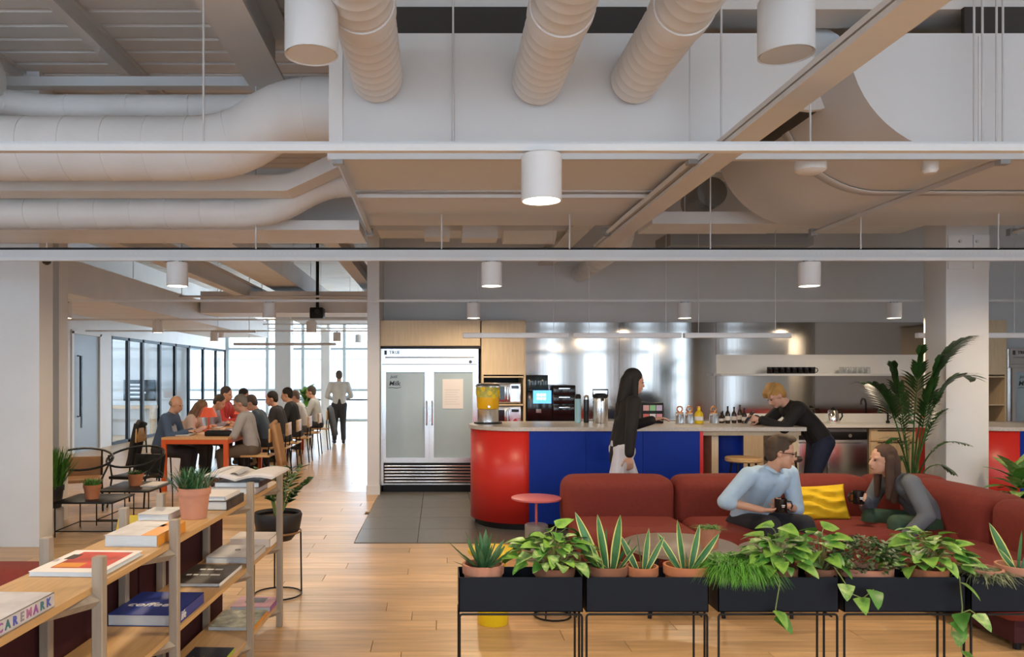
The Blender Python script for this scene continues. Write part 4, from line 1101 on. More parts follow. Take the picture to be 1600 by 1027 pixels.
# ================================================================== OPEN SHELF ON THE LEFT
def SX(a, y): return -a + .0375 * y
shf = thing('open_shelf', 'low open oak shelf with grey oak posts and books', 'shelf', (0, 0, 0))
for z, y0, y1 in ((.905, 1.1, 4.93), (.536, 1.1, 4.93), (.14, 1.1, 4.93)):
    MB().prism([(SX(1.50, y0), y0), (SX(1.20, y0), y0), (SX(1.20, y1), y1), (SX(1.50, y1), y1)], z - .022, z, 'z').build('board', 'oak', shf)
rp = [1.55, 2.474, 3.11, 4.196, 4.85]; lp = [1.9, 2.765, 3.39, 3.80, 4.46]
for y in rp:
    MB().rbox((SX(1.185, y), y, .50), (.036, .036, 1.0), .003, 1, rz=R(-2)).build('post', 'post', shf)
for y in lp:
    MB().rbox((SX(1.515, y), y, .50), (.036, .036, 1.0), .003, 1, rz=R(-2)).build('post', 'post', shf)
for yr, yl in ((2.474, 1.9), (3.11, 2.765), (4.196, 3.80), (4.85, 4.46)):
    for z in (.862, .493, .097):
        MB().tube([(SX(1.19, yr), yr, z), (SX(1.51, yl), yl, z)], .026, 4).build('rail', 'post', shf)
def book(name, label, x0, x1, y0, y1, z, th, cover, spine=None, pages='pages', rz=-2, soft=False, cat='book'):
    cx, cy = (x0 + x1) / 2, (y0 + y1) / 2; w_, d = x1 - x0, y1 - y0
    t = thing(name, label, cat, (cx, cy, z), R(rz)); c_ = .0025 if th > .02 else .0012
    MB().box((0, 0, th - c_ / 2), (w_, d, c_)).build('cover', cover, t)
    MB().box((0, 0, c_ / 2), (w_, d, c_)).build('cover', cover, t)
    if not soft: MB().box((w_ / 2 - c_ / 2, 0, th / 2), (c_, d, th)).build('spine', spine or cover, t)
    MB().box((-.002, 0, th / 2), (w_ - .008, d - .008, th - 2 * c_)).build('pages', pages, t)
    return t, w_, d, th
def plainm(n, c_, var=0, sc=10): return mat(n, c_, .45, var=var, scale=sc)
mw = plainm('pale cover', (.62, .60, .62), .18, 14); mred = plainm('red cover art', (.60, .06, .04), .5, 10); mor = plainm('orange cover', (.75, .30, .03))
mblu = plainm('blue cover', (.02, .045, .27)); mdk = plainm('dark photo cover', (.06, .05, .04), .5, 30); mgr = plainm('grey cover', (.55, .55, .57), .1)
TZ, MZ, LZ = .906, .537, .141
t, w_, d, th = book('hardback_book', 'thick pale hardback book with coloured letters on the spine', -1.37, -1.128, 1.96, 2.25, TZ, .042, mw)
cols = [plainm('letter %d' % i, c_) for i, c_ in enumerate(((.35, .12, .4), (.05, .2, .25), (.08, .12, .5), (.3, .3, .35), (.5, .2, .4)))]
for k, ch in enumerate('CAREMARK'):
    me = text_mesh(ch, .034, 'inkd', bold=.001); me.materials[0] = cols[k % 5]
    link('lettering', me, t, (w_ / 2 + .001, -.118 + k * .033, th / 2), (R(90), 0, R(90)))
t, w_, d, th = book('magazine', 'white bordered magazine with red and orange cover art', -1.375, -1.12, 2.58, 2.90, TZ, .016, 'paper', soft=True)
MB().box((.012, .01, th + .0006), (.185, .235, .001)).build('cover_art', mred, t)
MB().box((-.03, -.07, th + .0012), (.09, .06, .001)).build('cover_art', mor, t)
MB().box((-.08, .05, th + .0012), (.035, .07, .001)).build('cover_art', mdk, t)
t, w_, d, th = book('hardback_book', 'white hardback book with orange spine next to the shelf post', -1.315, -1.10, 3.03, 3.33, TZ, .045, mw, mor)
MB().box((w_ * .34, 0, th + .0006), (w_ * .32, d, .001)).build('cover_art', mor, t)
MB().box((.02, .05, th + .0006), (.08, .05, .001)).build('cover_art', mgr, t)
book('hardback_book', 'grey blue book at the rear edge of the shelf top', -1.40, -1.25, 3.58, 3.78, TZ, .03, mgr)
book('hardback_book', 'dark covered book under a white one behind the terracotta pot', -1.27, -1.055, 3.86, 4.15, TZ, .045, mdk, None)
book('hardback_book', 'white book lying on a dark book behind the terracotta pot', -1.26, -1.07, 3.88, 4.13, TZ + .0455, .02, 'paper', None)
book('hardback_book', 'stacked grey book below the open newspaper', -1.30, -1.04, 4.38, 4.66, TZ, .035, mgr)
book('hardback_book', 'brown book on the grey book below the open newspaper', -1.28, -1.02, 4.40, 4.68, TZ + .0355, .03, mdk)
# open newspaper, softly curved
t = thing('newspaper', 'open white newspaper lying on the books at the shelf end', 'newspaper', (-1.14, 4.55, TZ + .070), R(-4))
vs = []; fs = []
for i in range(13):
    for j in range(5):
        u = i / 12 * 2 - 1; v = j / 4 * 2 - 1
        vs.append((u * .21, v * .19, .012 + .025 * abs(math.sin(u * 2.6)) + .004 * v))
for i in range(12):
    for j in range(4): fs.append((i * 5 + j, (i + 1) * 5 + j, (i + 1) * 5 + j + 1, i * 5 + j + 1))
for k in range(3):
    o = MB().add([(p[0], p[1], p[2] + .005 * k) for p in vs], fs).build('page', 'paper', t)
    m_ = o.modifiers.new('thick', 'SOLIDIFY'); m_.thickness = .002
MB().add([(p[0] * .35 - .08, p[1] * .6, p[2] * 1 + .013) for p in vs], fs).build('photo', mgr, t)
# middle board
t, w_, d, th = book('hardback_book', 'thick blue hardback book with white script title', -1.375, -1.085, 3.2, 3.54, MZ, .048, mblu)
lettering('coffee', .075, 'inkw', t, (-.03, -.03, th + .001), (0, 0, 0), shear=.3)
lettering('life', .05, 'inkw', t, (w_ / 2 + .001, -.09, th / 2), (R(90), 0, R(90)), shear=.3)
t, w_, d, th = book('magazine', 'dark photo book with two white title lines', -1.325, -1.075, 3.80, 4.18, MZ, .018, mdk, 'inkw')
for x, y, wd in ((-.05, .08, .03), (-.01, .08, .035), (.035, .08, .04), (-.085, -.03, .025), (-.05, -.03, .025), (-.005, -.03, .045), (.05, -.03, .05)): MB().box((x, y, th + .0008), (wd, .022, .001)).build('title_mark', 'inkw', t)
t, w_, d, th = book('hardback_book', 'pale grey hardback on the middle board', -1.29, -1.035, 4.27, 4.58, MZ, .036, mgr)
lettering('o', .07, 'inkd', t, (.0, .03, th + .001), (0, 0, 0))
book('box_file', 'white flat box at the end of the middle board', -1.27, -1.02, 4.68, 4.90, MZ, .05, 'paper', None, 'paper', cat='box')
# lower board
t, w_, d, th = book('hardback_book', 'dark book with yellow zigzag print on the lowest board', -1.28, -1.07, 3.74, 4.02, LZ, .02, plainm('ink blue cover', (.015, .02, .035)), plainm('lime edge', (.35, .5, .05)))
for k in range(6): MB().box((-.07 + k * .026, -.06 + .01 * (k % 2), th + .0006), (.012, .10, .001), R(25)).build('cover_art', 'yellowp', t)
t, w_, d, th = book('magazine', 'pale green patterned magazine on the lowest board', -1.30, -1.04, 4.34, 4.66, LZ, .02, plainm('mottled cover', (.42, .45, .36), .6, 22), mor)
t, w_, d, th = book('magazine', 'pink and purple magazine at the end of the lowest board', -1.27, -1.02, 4.69, 4.91, LZ, .03, plainm('pink cover', (.62, .35, .42), .3, 8), plainm('purple spine', (.3, .1, .32)))
MB().box((.0, .03, th + .0006), (.12, .10, .001)).build('cover_art', plainm('grey photo', (.15, .16, .2), .4, 20), t)
# potted plant on the shelf
t = grass((-1.165, 3.66, TZ), 'spiky green plant in pink terracotta pot on the shelf', 150, .15, .12, .078, 'terrap', 'aloe', 71, .145, .25, .0045, 'potted_plant')

# maroon sofa behind the shelf
t = thing('sofa', 'maroon low sofa standing behind the open shelf', 'sofa', (0, 0, 0))
for a, b in ((1.0, 2.3), (2.32, 3.6), (3.62, 4.85)):
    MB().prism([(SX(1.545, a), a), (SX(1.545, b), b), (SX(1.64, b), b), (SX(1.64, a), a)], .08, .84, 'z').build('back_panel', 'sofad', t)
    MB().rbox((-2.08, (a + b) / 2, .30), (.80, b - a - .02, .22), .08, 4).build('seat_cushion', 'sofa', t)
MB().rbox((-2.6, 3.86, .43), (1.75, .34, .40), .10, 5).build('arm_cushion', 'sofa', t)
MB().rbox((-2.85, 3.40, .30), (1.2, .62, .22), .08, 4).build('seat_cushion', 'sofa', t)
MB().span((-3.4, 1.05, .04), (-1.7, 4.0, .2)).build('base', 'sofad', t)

# plant stand with dark bowl
t = thing('plant_stand', 'black wire stand holding a wide dark bowl at the shelf end', 'plant stand', (-1.16, 5.55, 0))
MB().tube([(.17 * math.cos(R(k * 15)), .17 * math.sin(R(k * 15)), .008) for k in range(24)], .006, 6, closed=True).build('floor_ring', 'black', t)
MB().tube([(.165 * math.cos(R(k * 15)), .165 * math.sin(R(k * 15)), .46) for k in range(24)], .007, 6, closed=True).build('top_ring', 'tan', t)
for k in range(4):
    a = R(20 + 90 * k); MB().tube([(.17 * math.cos(a), .17 * math.sin(a), .008), (.165 * math.cos(a), .165 * math.sin(a), .46)], .006, 6).build('leg', 'black', t)
MB().lathe([(.10, .40), (.155, .47), (.175, .58), (.165, .60), (.155, .58)], n=32, cap=False).build('bowl', 'potblack', t)
MB().lathe([(.16, .56), (.001, .575)], n=20, cap=False).build('soil', 'soil', t)
t = thing('zz_plant', 'glossy dark green plant growing in the wide black bowl', 'plant', (-1.16, 5.55, .57))
random.seed(4)
zl = leaf_mesh('leaf', 'leafd', .075, .032, .15, .2, 5)
stx = MB()
for k in range(13):
    a = k * 2.4; tip = V((.18 * math.cos(a) + .04, .13 * math.sin(a), random.uniform(.22, .36)))
    pts = [V((0.02 * math.cos(a), .02 * math.sin(a), 0)), tip * .5 + V((0, 0, .06)), tip]; stx.tube(pts, [.006, .005, .002], 6)
    for q in range(7):
        u = .3 + .7 * q / 6; p = (pts[0] * (1 - u) ** 2 + pts[1] * 2 * u * (1 - u) + pts[2] * u * u)
        for s in (-1, 1):
            d = V((math.cos(a + s * 1.1), math.sin(a + s * 1.1), .5)); link('leaf', zl, t, p, aim(d, random.uniform(-.4, .4)), [random.uniform(.8, 1.1)] * 3)
stx.build('stems', 'stem', t)

# ================================================================== LEFT LOUNGE CORNER
def wire_table(label, x0, x1, y0, y1, h):
    t = thing('coffee_table', label, 'table', ((x0 + x1) / 2, (y0 + y1) / 2, 0)); w_, d = (x1 - x0) / 2, (y1 - y0) / 2
    MB().rbox((0, 0, h - .01), (2 * w_, 2 * d, .02), .004, 2).build('table_top', 'black', t)
    for sx in (-1, 1):
        for sy_ in (-1, 1): MB().tube([(sx * (w_ - .01), sy_ * (d - .01), 0), (sx * (w_ - .01), sy_ * (d - .01), h - .02)], .007, 6).build('leg', 'black', t)
    MB().tube([(-w_ + .01, -d + .01, .06), (w_ - .01, -d + .01, .06), (w_ - .01, d - .01, .06), (-w_ + .01, d - .01, .06)], .006, 6, closed=True).build('rail', 'black', t)
wire_table('low black wire table with a small terracotta pot', -3.76, -3.18, 7.5, 8.05, .35)
wire_table('black wire table nearer the orange table', -3.62, -3.05, 8.1, 8.85, .37)
grass((-3.48, 7.72, .35), 'small bushy plant in orange terracotta pot on the low black table', 130, .12, .11, .085, 'terra', 'leaf', 81, .14, .3, .006, 'potted_plant')
grass((-3.35, 8.5, .37), 'small plant in red terracotta pot on the farther black table', 90, .09, .10, .085, 'terra', 'leafd', 82, .13, .4, .006, 'potted_plant')
book('magazine', 'white magazine on the farther black wire table', -3.26, -3.08, 8.4, 8.75, .37, .01, 'paper', soft=True)
t = thing('planter_stand', 'white round plant stand beside the left wall', 'plant stand', (-3.92, 7.78, 0))
MB().lathe([(.11, 0), (.115, .01), (.115, .24), (.10, .25)], n=28).build('drum', 'white', t)
t = grass((-3.92, 7.78, .25), 'upright grassy plant in black pot on the white stand', 420, .50, .26, .12, 'potblack', 'leaf', 83, .22, .22, .008, 'grass_plant')
# round wire armchair with tan leather back
def wire_chair(label, x, y, rz, seatm):
    t = thing('lounge_chair', label, 'chair', (x, y, 0), rz)
    MB().tube([(.34 * math.cos(R(a)), .30 * math.sin(R(a)), .60 + .10 * math.cos(R(a - 90))) for a in range(0, 360, 15)], .014, 8, closed=True).build('hoop', 'black', t)
    MB().rbox((0, .20, .50), (.42, .03, .30), .012, 2, T=Matrix.Rotation(R(-12), 4, 'X')).build('backrest', seatm, t)
    MB().rbox((0, -.02, .36), (.44, .42, .04), .015, 2).build('seat', seatm, t)
    for sx in (-1, 1):
        MB().tube([(sx * .24, -.22, 0), (sx * .22, -.15, .36), (sx * .33, -.05, .61)], .011, 8).build('leg', 'black', t)
        MB().tube([(sx * .22, .22, 0), (sx * .20, .18, .36), (sx * .2, .27, .68)], .011, 8).build('leg', 'black', t)
wire_chair('round wire armchair with tan leather back near the left wall', X_(122, 9.0), 9.1, R(20), 'tan')
wire_chair('black round armchair beside the black wire table', X_(212, 9.4), 9.4, R(-10), 'black')
# yellow floor sign
t = thing('floor_sign', 'yellow folding floor sign behind the shelf', 'sign', (X_(198, 5.2), 5.25, 0))
for s in (-1, 1):
    MB().prism([(-.14, 0), (.14, 0), (.07, .64), (-.07, .64)], -.006, .006, 'y').build('leaf_panel', 'yellowp', t).rotation_euler = (s * R(12), 0, 0)
for o in t.children: o.location = (0, -.14 if o.rotation_euler[0] < 0 else .14, 0)

# ================================================================== LONG TABLE ROOM
t = thing('communal_table', 'long orange framed communal table with wooden top', 'table', (-3.335, 10.5, 0))
W2, L_, H = .455, 6.0, .74
MB().span((-W2, 0, H - .03), (W2, L_, H)).build('table_top', 'tabwood', t)
for y0 in (.004, L_ - .046): MB().span((-W2 + .06, y0, H - .09), (W2 - .06, y0 + .042, H - .03)).build('apron', 'orange', t)
for x0 in (-W2 + .004, W2 - .046): MB().span((x0, .06, H - .09), (x0 + .042, L_ - .06, H - .03)).build('apron', 'orange', t)
for x0 in (-W2, W2 - .06):
    for y0 in (0, 2.0, 4.0, L_ - .06): MB().span((x0, y0, 0), (x0 + .06, y0 + .06, H - .03)).build('leg', 'orange', t)
def table_lamp(x, y, label):
    t = thing('table_lamp', label, 'lamp', (x, y, .74))
    MB().lathe([(.09, 0), (.09, .02), (.012, .03)], n=24).build('base', 'orange', t)
    MB().cyl((0, 0, .02), (0, 0, .26), .012, n=10).build('pole', 'orange', t)
    MB().lathe([(.13, .22), (.07, .36), (.066, .36), (.126, .22)], n=28, cap=False).build('lamp_shade', mat('red lamp shade', (.75, .10, .04), .5, emit=.25), t)
    MB().ell((0, 0, .27), (.03, .03, .04), 12).build('bulb', 'lens', t)
table_lamp(-3.50, 11.7, 'lit orange table lamp at the front of the communal table')
table_lamp(-3.22, 12.6, 'lit red table lamp farther along the communal table')
t = thing('desk_tray', 'black tray at the front of the communal table', 'tray', (-3.06, 10.85, .74))
MB().rbox((0, 0, .035), (.42, .26, .07), .015, 2).build('body', 'black', t)
MB().rbox((0, 0, .075), (.38, .22, .012), .004, 1).build('rim', 'blackgloss', t)
for k, (x, y) in enumerate(((-3.6, 10.9), (-3.0, 11.6), (-3.62, 12.4), (-2.98, 13.2))):
    t = thing('laptop', 'open laptop on the communal table before a sitter', 'laptop', (x, y, .742), R(90 if x < -3.3 else -90), 'laptops on the communal table')
    MB().rbox((0, 0, .008), (.32, .22, .016), .004, 1).build('keyboard_base', 'greyrail', t)
    MB().rbox((0, .15, .11), (.32, .012, .21), .004, 1, T=Matrix.Rotation(R(-12), 4, 'X')).build('screen', 'greym', t)
def dchair(x, y, rz, label, group=None, m='oak'):
    t = thing('dining_chair', label, 'chair', (x, y, 0), rz, group)
    MB().rbox((0, 0, .45), (.42, .42, .03), .012, 2).build('seat', m, t)
    MB().rbox((-.20, 0, .74), (.025, .40, .20), .010, 2).build('backrest', m, t)
    for sy_ in (-1, 1):
        MB().tube([(.18, sy_ * .18, 0), (.16, sy_ * .17, .44)], .011, 8).build('leg', 'black', t)
        MB().tube([(-.22, sy_ * .18, 0), (-.18, sy_ * .17, .44), (-.205, sy_ * .17, .82)], .011, 8).build('leg', 'black', t)
for s, y in (('man in denim', 11.0), ('woman in cream', 11.85), ('person in lilac grey', 12.9), ('person in red', 13.9), ('dark haired person beside the one in red', 14.9)): dchair(-4.06, y, 0, 'wooden dining chair under the ' + s)
for s, y in (('man in pale grey jumper', 11.0), ('man in navy jacket', 12.2), ('woman in charcoal jacket', 13.1), ('man in black jumper', 14.2), ('person in white blouse', 15.4), ('man in pale grey shirt', 16.6)): dchair(-2.58, y, math.pi, 'wooden dining chair under the ' + s)
def coat(x, y, m, label, rz=0):
    t = thing('coat', label, 'coat', (x, y, 0), rz)
    vs = []; fs = []
    for i in range(9):
        for j in range(7):
            u, v = i / 8 * 2 - 1, j / 6
            vs.append((.05 * math.sin(u * 5 + v) + .03 + .10 * (1 - v), u * (.20 + .07 * (1 - v)), .30 + .60 * v))
    for i in range(8):
        for j in range(6): fs.append((i * 7 + j, (i + 1) * 7 + j, (i + 1) * 7 + j + 1, i * 7 + j + 1))
    o = MB().add(vs, fs).build('drape', m, t); s_ = o.modifiers.new('thick', 'SOLIDIFY'); s_.thickness = .03
    MB().tube([(.02, -.17, .88), (.05, 0, .93), (.02, .17, .88)], .03, 8).build('collar', m, t)
coat(-2.38, 11.0, mat('tan coat cloth', (.42, .24, .12), .85, var=.1), 'tan coat hung over the chair of the man in grey')
coat(-4.24, 11.0, mat('black coat cloth', (.012, .012, .014), .85), 'black coat hung over the chair of the man in denim', math.pi)
coat(-2.38, 16.6, mat('grey blue coat cloth', (.10, .12, .15), .85), 'grey blue coat hung over a far chair by the aisle')
# far plant
t = thing('leafy_plant', 'bright green plant in front of the end windows', 'plant', (X_(478, 20), 20, 0))
MB().lathe([(.2, 0), (.25, .5), (.22, .5)], n=24, cap=False).build('pot', 'potblack', t)
MB().cyl((0, 0, .4), (0, 0, 1.0), .02, n=8).build('stem', 'bamboo', t)
random.seed(3)
bf = leaf_mesh('leaf', 'leafl', .36, .15, .4, .2, 7)
for k in range(26):
    a = k * 2.4; el = R(75 - 80 * (k + .5) / 26); link('leaf', bf, t, (0, 0, .8 + .35 * random.random()), aim((math.cos(a) * math.cos(el), math.sin(a) * math.cos(el), math.sin(el))), [random.uniform(.8, 1.3)] * 3)
# meeting room interior seen through the glass
t = thing('wall_screen', 'dark screen with white writing inside the meeting room', 'screen', (-8.0, 20.56, 1.2))
MB().rbox((0, 0, 0), (.85, .05, .56), .01, 2).build('panel', 'blackgloss', t)
for k, (x, z, wd) in enumerate(((-.1, .15, .4), (-.15, .05, .35), (-.05, -.06, .45), (-.12, -.17, .3))): MB().box((x, -.028, z), (wd, .004, .045)).build('text_line', 'inkw', t)
t = thing('side_counter', 'oak side counter inside the meeting room', 'counter', (-8.2, 20.2, 0))
MB().span((-.8, 0, .72), (.7, .35, .80)).build('worktop', 'oak', t)
for x in (-.75, .6): MB().span((x, .02, 0), (x + .06, .33, .72)).build('leg', 'oak', t)

# ================================================================== PEOPLE
def capsule(b, p0, r0, p1, r1, n=14):
    p0, p1 = V(p0), V(p1); d = p1 - p0
    if d.length < 1e-5: b.ell(p0, (r0, r0, r0), n); return
    u = d.normalized(); pts = []; rad = []
    for k in range(5):
        a = R(90 - 22.5 * k); pts.append(p0 - u * r0 * math.sin(a)); rad.append(max(r0 * math.cos(a), r0 * .02))
    for k in range(5):
        a = R(22.5 * k); pts.append(p1 + u * r1 * math.sin(a)); rad.append(max(r1 * math.cos(a), r1 * .02))
    b.tube(pts, rad, n)
def blob(name, b, m, parent, vox, smooth=3):
    me = b.mesh(name, m)
    o = link(name, me)
    r = o.modifiers.new('r', 'REMESH'); r.mode = 'VOXEL'; r.voxel_size = vox; r.use_smooth_shade = True
    s = o.modifiers.new('s', 'SMOOTH'); s.factor = .5; s.iterations = smooth
    dg = bpy.context.evaluated_depsgraph_get(); dg.update()
    nm = bpy.data.meshes.new_from_object(o.evaluated_get(dg))
    o.modifiers.clear(); o.data = nm; bpy.data.meshes.remove(me); nm.name = name
    nm.materials.clear(); nm.materials.append(M[m] if isinstance(m, str) else m)
    for p in nm.polygons: p.use_smooth = True
    o.parent = parent; return o
def ik(a, b, l1, l2, pole):
    d = b - a; L = min(d.length, (l1 + l2) * .999); u = d.normalized(); b = a + u * L
    x = (l1 * l1 - l2 * l2 + L * L) / (2 * L); h = math.sqrt(max(0, l1 * l1 - x * x))
    n = pole - u * pole.dot(u); n = n.normalized() if n.length > 1e-4 else u.orthogonal().normalized()
    return a + u * x + n * h, b
PM = {}
def pm_(key, col, rough=.8, var=.08):
    k = (key, col)
    if k not in PM: PM[k] = mat(key, col, rough, var=var, scale=9)
    return PM[k]
SKIN = (.58, .33, .23)
def person(label, loc, face, pelvis_z, lean, hands, feet, top, legs, hair, hairstyle='short', shoes=(.02, .02, .02), head_yaw=0, head_pitch=15, sleeve='long',
           scale=1.0, female=False, vox=.014, curl=.8, skin=SKIN, glasses=False, side=0, detail=False, twist=0, collar=False, group=None, knee_pole=None, hem=None, elbow=None):
    """local frame: faces +X, left is +Y. hands and feet are (left, right) points in that frame, in metres"""
    t = thing('person', label, 'person', loc, R(face), group)
    S = scale
    sw = (.165 if female else .19) * S; hw = .085 * S
    P = V((0, 0, pelvis_z)); L = R(lean)
    up = V((math.sin(L), math.sin(R(side)), math.cos(L))).normalized()
    up2 = V((math.sin(L * 1.25 + .05), math.sin(R(side)), math.cos(L * 1.25 + .05))).normalized()
    W_ = P + up * .22 * S; C_ = W_ + up2 * .20 * S; N = C_ + up2 * .10 * S
    sd = Matrix.Rotation(R(twist), 3, 'Z') @ V((0, 1, 0))
    SL, SR = C_ + sd * sw + up2 * .045 * S, C_ - sd * sw + up2 * .045 * S
    HL, HR = P + V((0, hw, -.02)), P - V((0, hw, .02))
    # head frame
    hy, hp = R(head_yaw), R(head_pitch)
    hf = V((math.cos(hy) * math.cos(hp), math.sin(hy) * math.cos(hp), -math.sin(hp)))
    hr = V((math.sin(hy), -math.cos(hy), 0)); hu = hr.cross(hf).normalized()
    nb = (up2 * .6 + hu * .4).normalized()
    HC = N + nb * .145 * S + hf * .02 * S
    HM = Matrix((hf, hr, hu)).transposed()
    def hp_(f, r, u): return HC + (hf * f + hr * r + hu * u) * S
    body = MB(); shirt = MB(); trou = MB(); sh = MB()
    def ellh(b, f, r, u, rad, n=16): b.ell(hp_(f, r, u), [q * S for q in rad], n, 0, HM)
    ellh(body, -.008, 0, .03, (.094, .073, .095)); ellh(body, .028, 0, -.042, (.064, .056, .072))
    ellh(body, .066, 0, -.090, (.024, .028, .022), 10)
    capsule(body, hp_(.088, 0, .012), .009 * S, hp_(.106, 0, -.026), .014 * S, 8)
    for s in (-1, 1):
        ellh(body, -.005, s * .073, -.005, (.018, .010, .030), 10); ellh(body, .062, s * .03, .025, (.026, .026, .012), 10); ellh(body, .05, s * .036, -.03, (.026, .02, .024), 10)
    ellh(body, .092, 0, -.058, (.012, .022, .010), 8)
    capsule(body, N - up2 * .03 * S, .058 * S, hp_(-.015, 0, -.06), .052 * S)
    capsule(body, P, .085 * S, W_, .06 * S); capsule(body, W_, .06 * S, C_, .07 * S)
    arms = []
    for i, (Sh, s) in enumerate(((SL, 1), (SR, -1))):
        tgt = V(hands[i][:3])
        pole = V(elbow[i]) if elbow else V((-.3, s * .55, -1))
        E, Wr = ik(Sh, tgt, .285 * S, .255 * S, pole)
        arms.append((Sh, E, Wr))
        capsule(body, C_ + sd * s * .05, .055 * S, Sh, .042 * S); capsule(body, Sh, .046 * S, E, .037 * S); capsule(body, E, .037 * S, Wr, .026 * S)
        # hand
        d = (Wr - E).normalized()
        if len(hands[i]) > 3: d = (d * .4 + V(hands[i][3]).normalized()).normalized()
        nrm = V(hands[i][4]) if len(hands[i]) > 4 else V((0, 0, -1)); nrm = (nrm - d * nrm.dot(d)).normalized()
        ac = d.cross(nrm) * (s)
        fr_ = .0088 * S if detail else .0105 * S
        for q in (-.024, -.008, .008, .024): capsule(body, Wr + d * .012 * S, .018 * S, Wr + d * .075 * S + ac * q * S, .0135 * S, 8)
        for q, fl_ in ((-.030, .80), (-.010, .95), (.010, 1.0), (.030, .93)):
            p = Wr + d * .082 * S + ac * q * S * .95; dd = d.copy()
            for sl in (.042, .027, .022):
                dd = (Matrix.Rotation(curl * .75, 3, d.cross(nrm)) @ dd)
                p2 = p + dd * sl * fl_ * S; capsule(body, p, fr_, p2, fr_ * .92, 8); p = p2
        p = Wr + d * .025 * S + ac * .028 * S
        dd = (d * .75 + ac * .65 + nrm * .35).normalized()
        for sl in (.042, .032, .024):
            p2 = p + dd * sl * S; capsule(body, p, fr_ * 1.15, p2, fr_ * 1.05, 8); p = p2; dd = (dd + nrm * .35 * curl + d * .2 - ac * .25 * curl).normalized()
    kn = []
    for i, (Hp, s) in enumerate(((HL, 1), (HR, -1))):
        A = V(feet[i][:3]) + V((0, 0, .08 * S))
        pole = V(knee_pole[i]) if knee_pole else V((1, s * .15, .35))
        K, A = ik(Hp, A, .43 * S, .41 * S, pole); kn.append(K)
        fd = V(feet[i][3]).normalized() if len(feet[i]) > 3 else V((1, s * .15, 0)).normalized()
        capsule(body, Hp, .085 * S, K, .055 * S); capsule(body, K, .052 * S, A, .036 * S); capsule(body, A - V((0, 0, .035)), .032 * S, A + fd * .13 * S - V((0, 0, .052)), .025 * S)
        g = .012 * S
        capsule(trou, Hp, .092 * S + g, K, .060 * S + g); capsule(trou, K, .060 * S + g, A + (K - A).normalized() * .03, .045 * S + g)
        b_ = A - V((0, 0, .038 * S)); capsule(sh, b_ - fd * .035 * S, .042 * S, b_ + fd * .15 * S - V((0, 0, .004)), .036 * S); capsule(sh, A + V((0, 0, .005)), .044 * S, b_, .042 * S)
    capsule(trou, HL, .108 * S, HR, .108 * S); capsule(trou, P + up * .02, .118 * S, P + up * .08 * S, .112 * S)
    # shirt
    g = .013 * S; fw = .9 if female else 1
    for s in (1, -1):
        capsule(shirt, P + up * .045 * S + sd * s * .055 * S, .112 * S, W_ + sd * s * .055 * S, .100 * S * fw); capsule(shirt, W_ + sd * s * .055 * S, .100 * S * fw, C_ + sd * s * .075 * S, .112 * S * fw)
        capsule(shirt, C_ + sd * s * .075 * S, .105 * S * fw, C_ + sd * s * sw * .75 + up2 * .04 * S, .070 * S)
    capsule(shirt, C_ + up2 * .03 * S, .09 * S, N - up2 * .015 * S, .066 * S)
    if hem: capsule(shirt, P + up * hem, .118 * S, W_, .11 * S)
    for Sh, E, Wr in arms:
        capsule(shirt, Sh, .058 * S + g, E, .046 * S + g)
        end = E.lerp(Wr, .93 if sleeve == 'long' else .12)
        capsule(shirt, E, .046 * S + g, end, (.034 if sleeve == 'long' else .048) * S + g)
    blob('body', body, pm_('skin', skin, .5, .04), t, vox, 2)
    o = blob('shirt', shirt, pm_('top cloth', top), t, vox * 1.15, 4)
    blob('trousers', trou, pm_('trouser cloth', legs), t, vox * 1.15, 4)
    blob('shoes', sh, pm_('shoe leather', shoes, .5), t, vox * 1.1, 2)
    hm = pm_('hair', tuple(c_ * .75 for c_ in hair), .75, .35)
    if hairstyle:
        hb = MB()
        if hairstyle == 'bald': ellh(hb, -.045, 0, .0, (.062, .078, .05))
        else:
            ellh(hb, -.022, 0, .045, (.098, .082, .093)); ellh(hb, -.055, 0, -.005, (.055, .074, .075))
            if hairstyle == 'quiff': ellh(hb, .045, .0, .115, (.05, .06, .028)); ellh(hb, .0, 0, .12, (.06, .065, .03))
            if hairstyle == 'mop':
                for q in (-.045, -.015, .015, .045): capsule(hb, hp_(-.03, q, .125), .028 * S, hp_(.075, q * 1.1, .085), .020 * S, 10); capsule(hb, hp_(.075, q * 1.1, .085), .020 * S, hp_(.098, q * 1.0, .050), .010 * S, 10)
            if hairstyle == 'long':
                for s in (-1, 1):
                    capsule(hb, hp_(-.02, s * .068, .02), .034 * S, hp_(-.005, s * .080, -.13), .034 * S); capsule(hb, hp_(-.005, s * .080, -.13), .034 * S, hp_(.01, s * .075, -.30), .020 * S)
                capsule(hb, hp_(-.07, 0, .0), .07 * S, hp_(-.085, 0, -.20), .06 * S); capsule(hb, hp_(-.085, 0, -.20), .06 * S, hp_(-.08, 0, -.33), .03 * S)
        blob('hair', hb, hm, t, vox, 2)
    for s in (-1, 1):
        e = MB(); ellh(e, .083, s * .031, .006, (.008, .013, .006), 8); e.build('eye', pm_('eye', (.03, .02, .02), .2, 0), t)
    m_ = MB(); ellh(m_, .096, 0, -.058, (.009, .021, .005), 8); m_.build('mouth', pm_('lips', (.38, .14, .12), .5, 0), t)
    if glasses:
        gl = MB()
        for s in (-1, 1):
            gl.tube([hp_(.104, s * .034 + .026 * math.cos(R(a)), .008 + .019 * math.sin(R(a))) for a in range(0, 360, 30)], .0028, 6, closed=True)
            gl.tube([hp_(.104, s * .06, .012), hp_(.05, s * .078, .012), hp_(-.01, s * .08, .008)], .0028, 6)
        gl.tube([hp_(.106, -.008, .012), hp_(.106, .008, .012)], .0028, 6); gl.build('glasses', 'black', t)
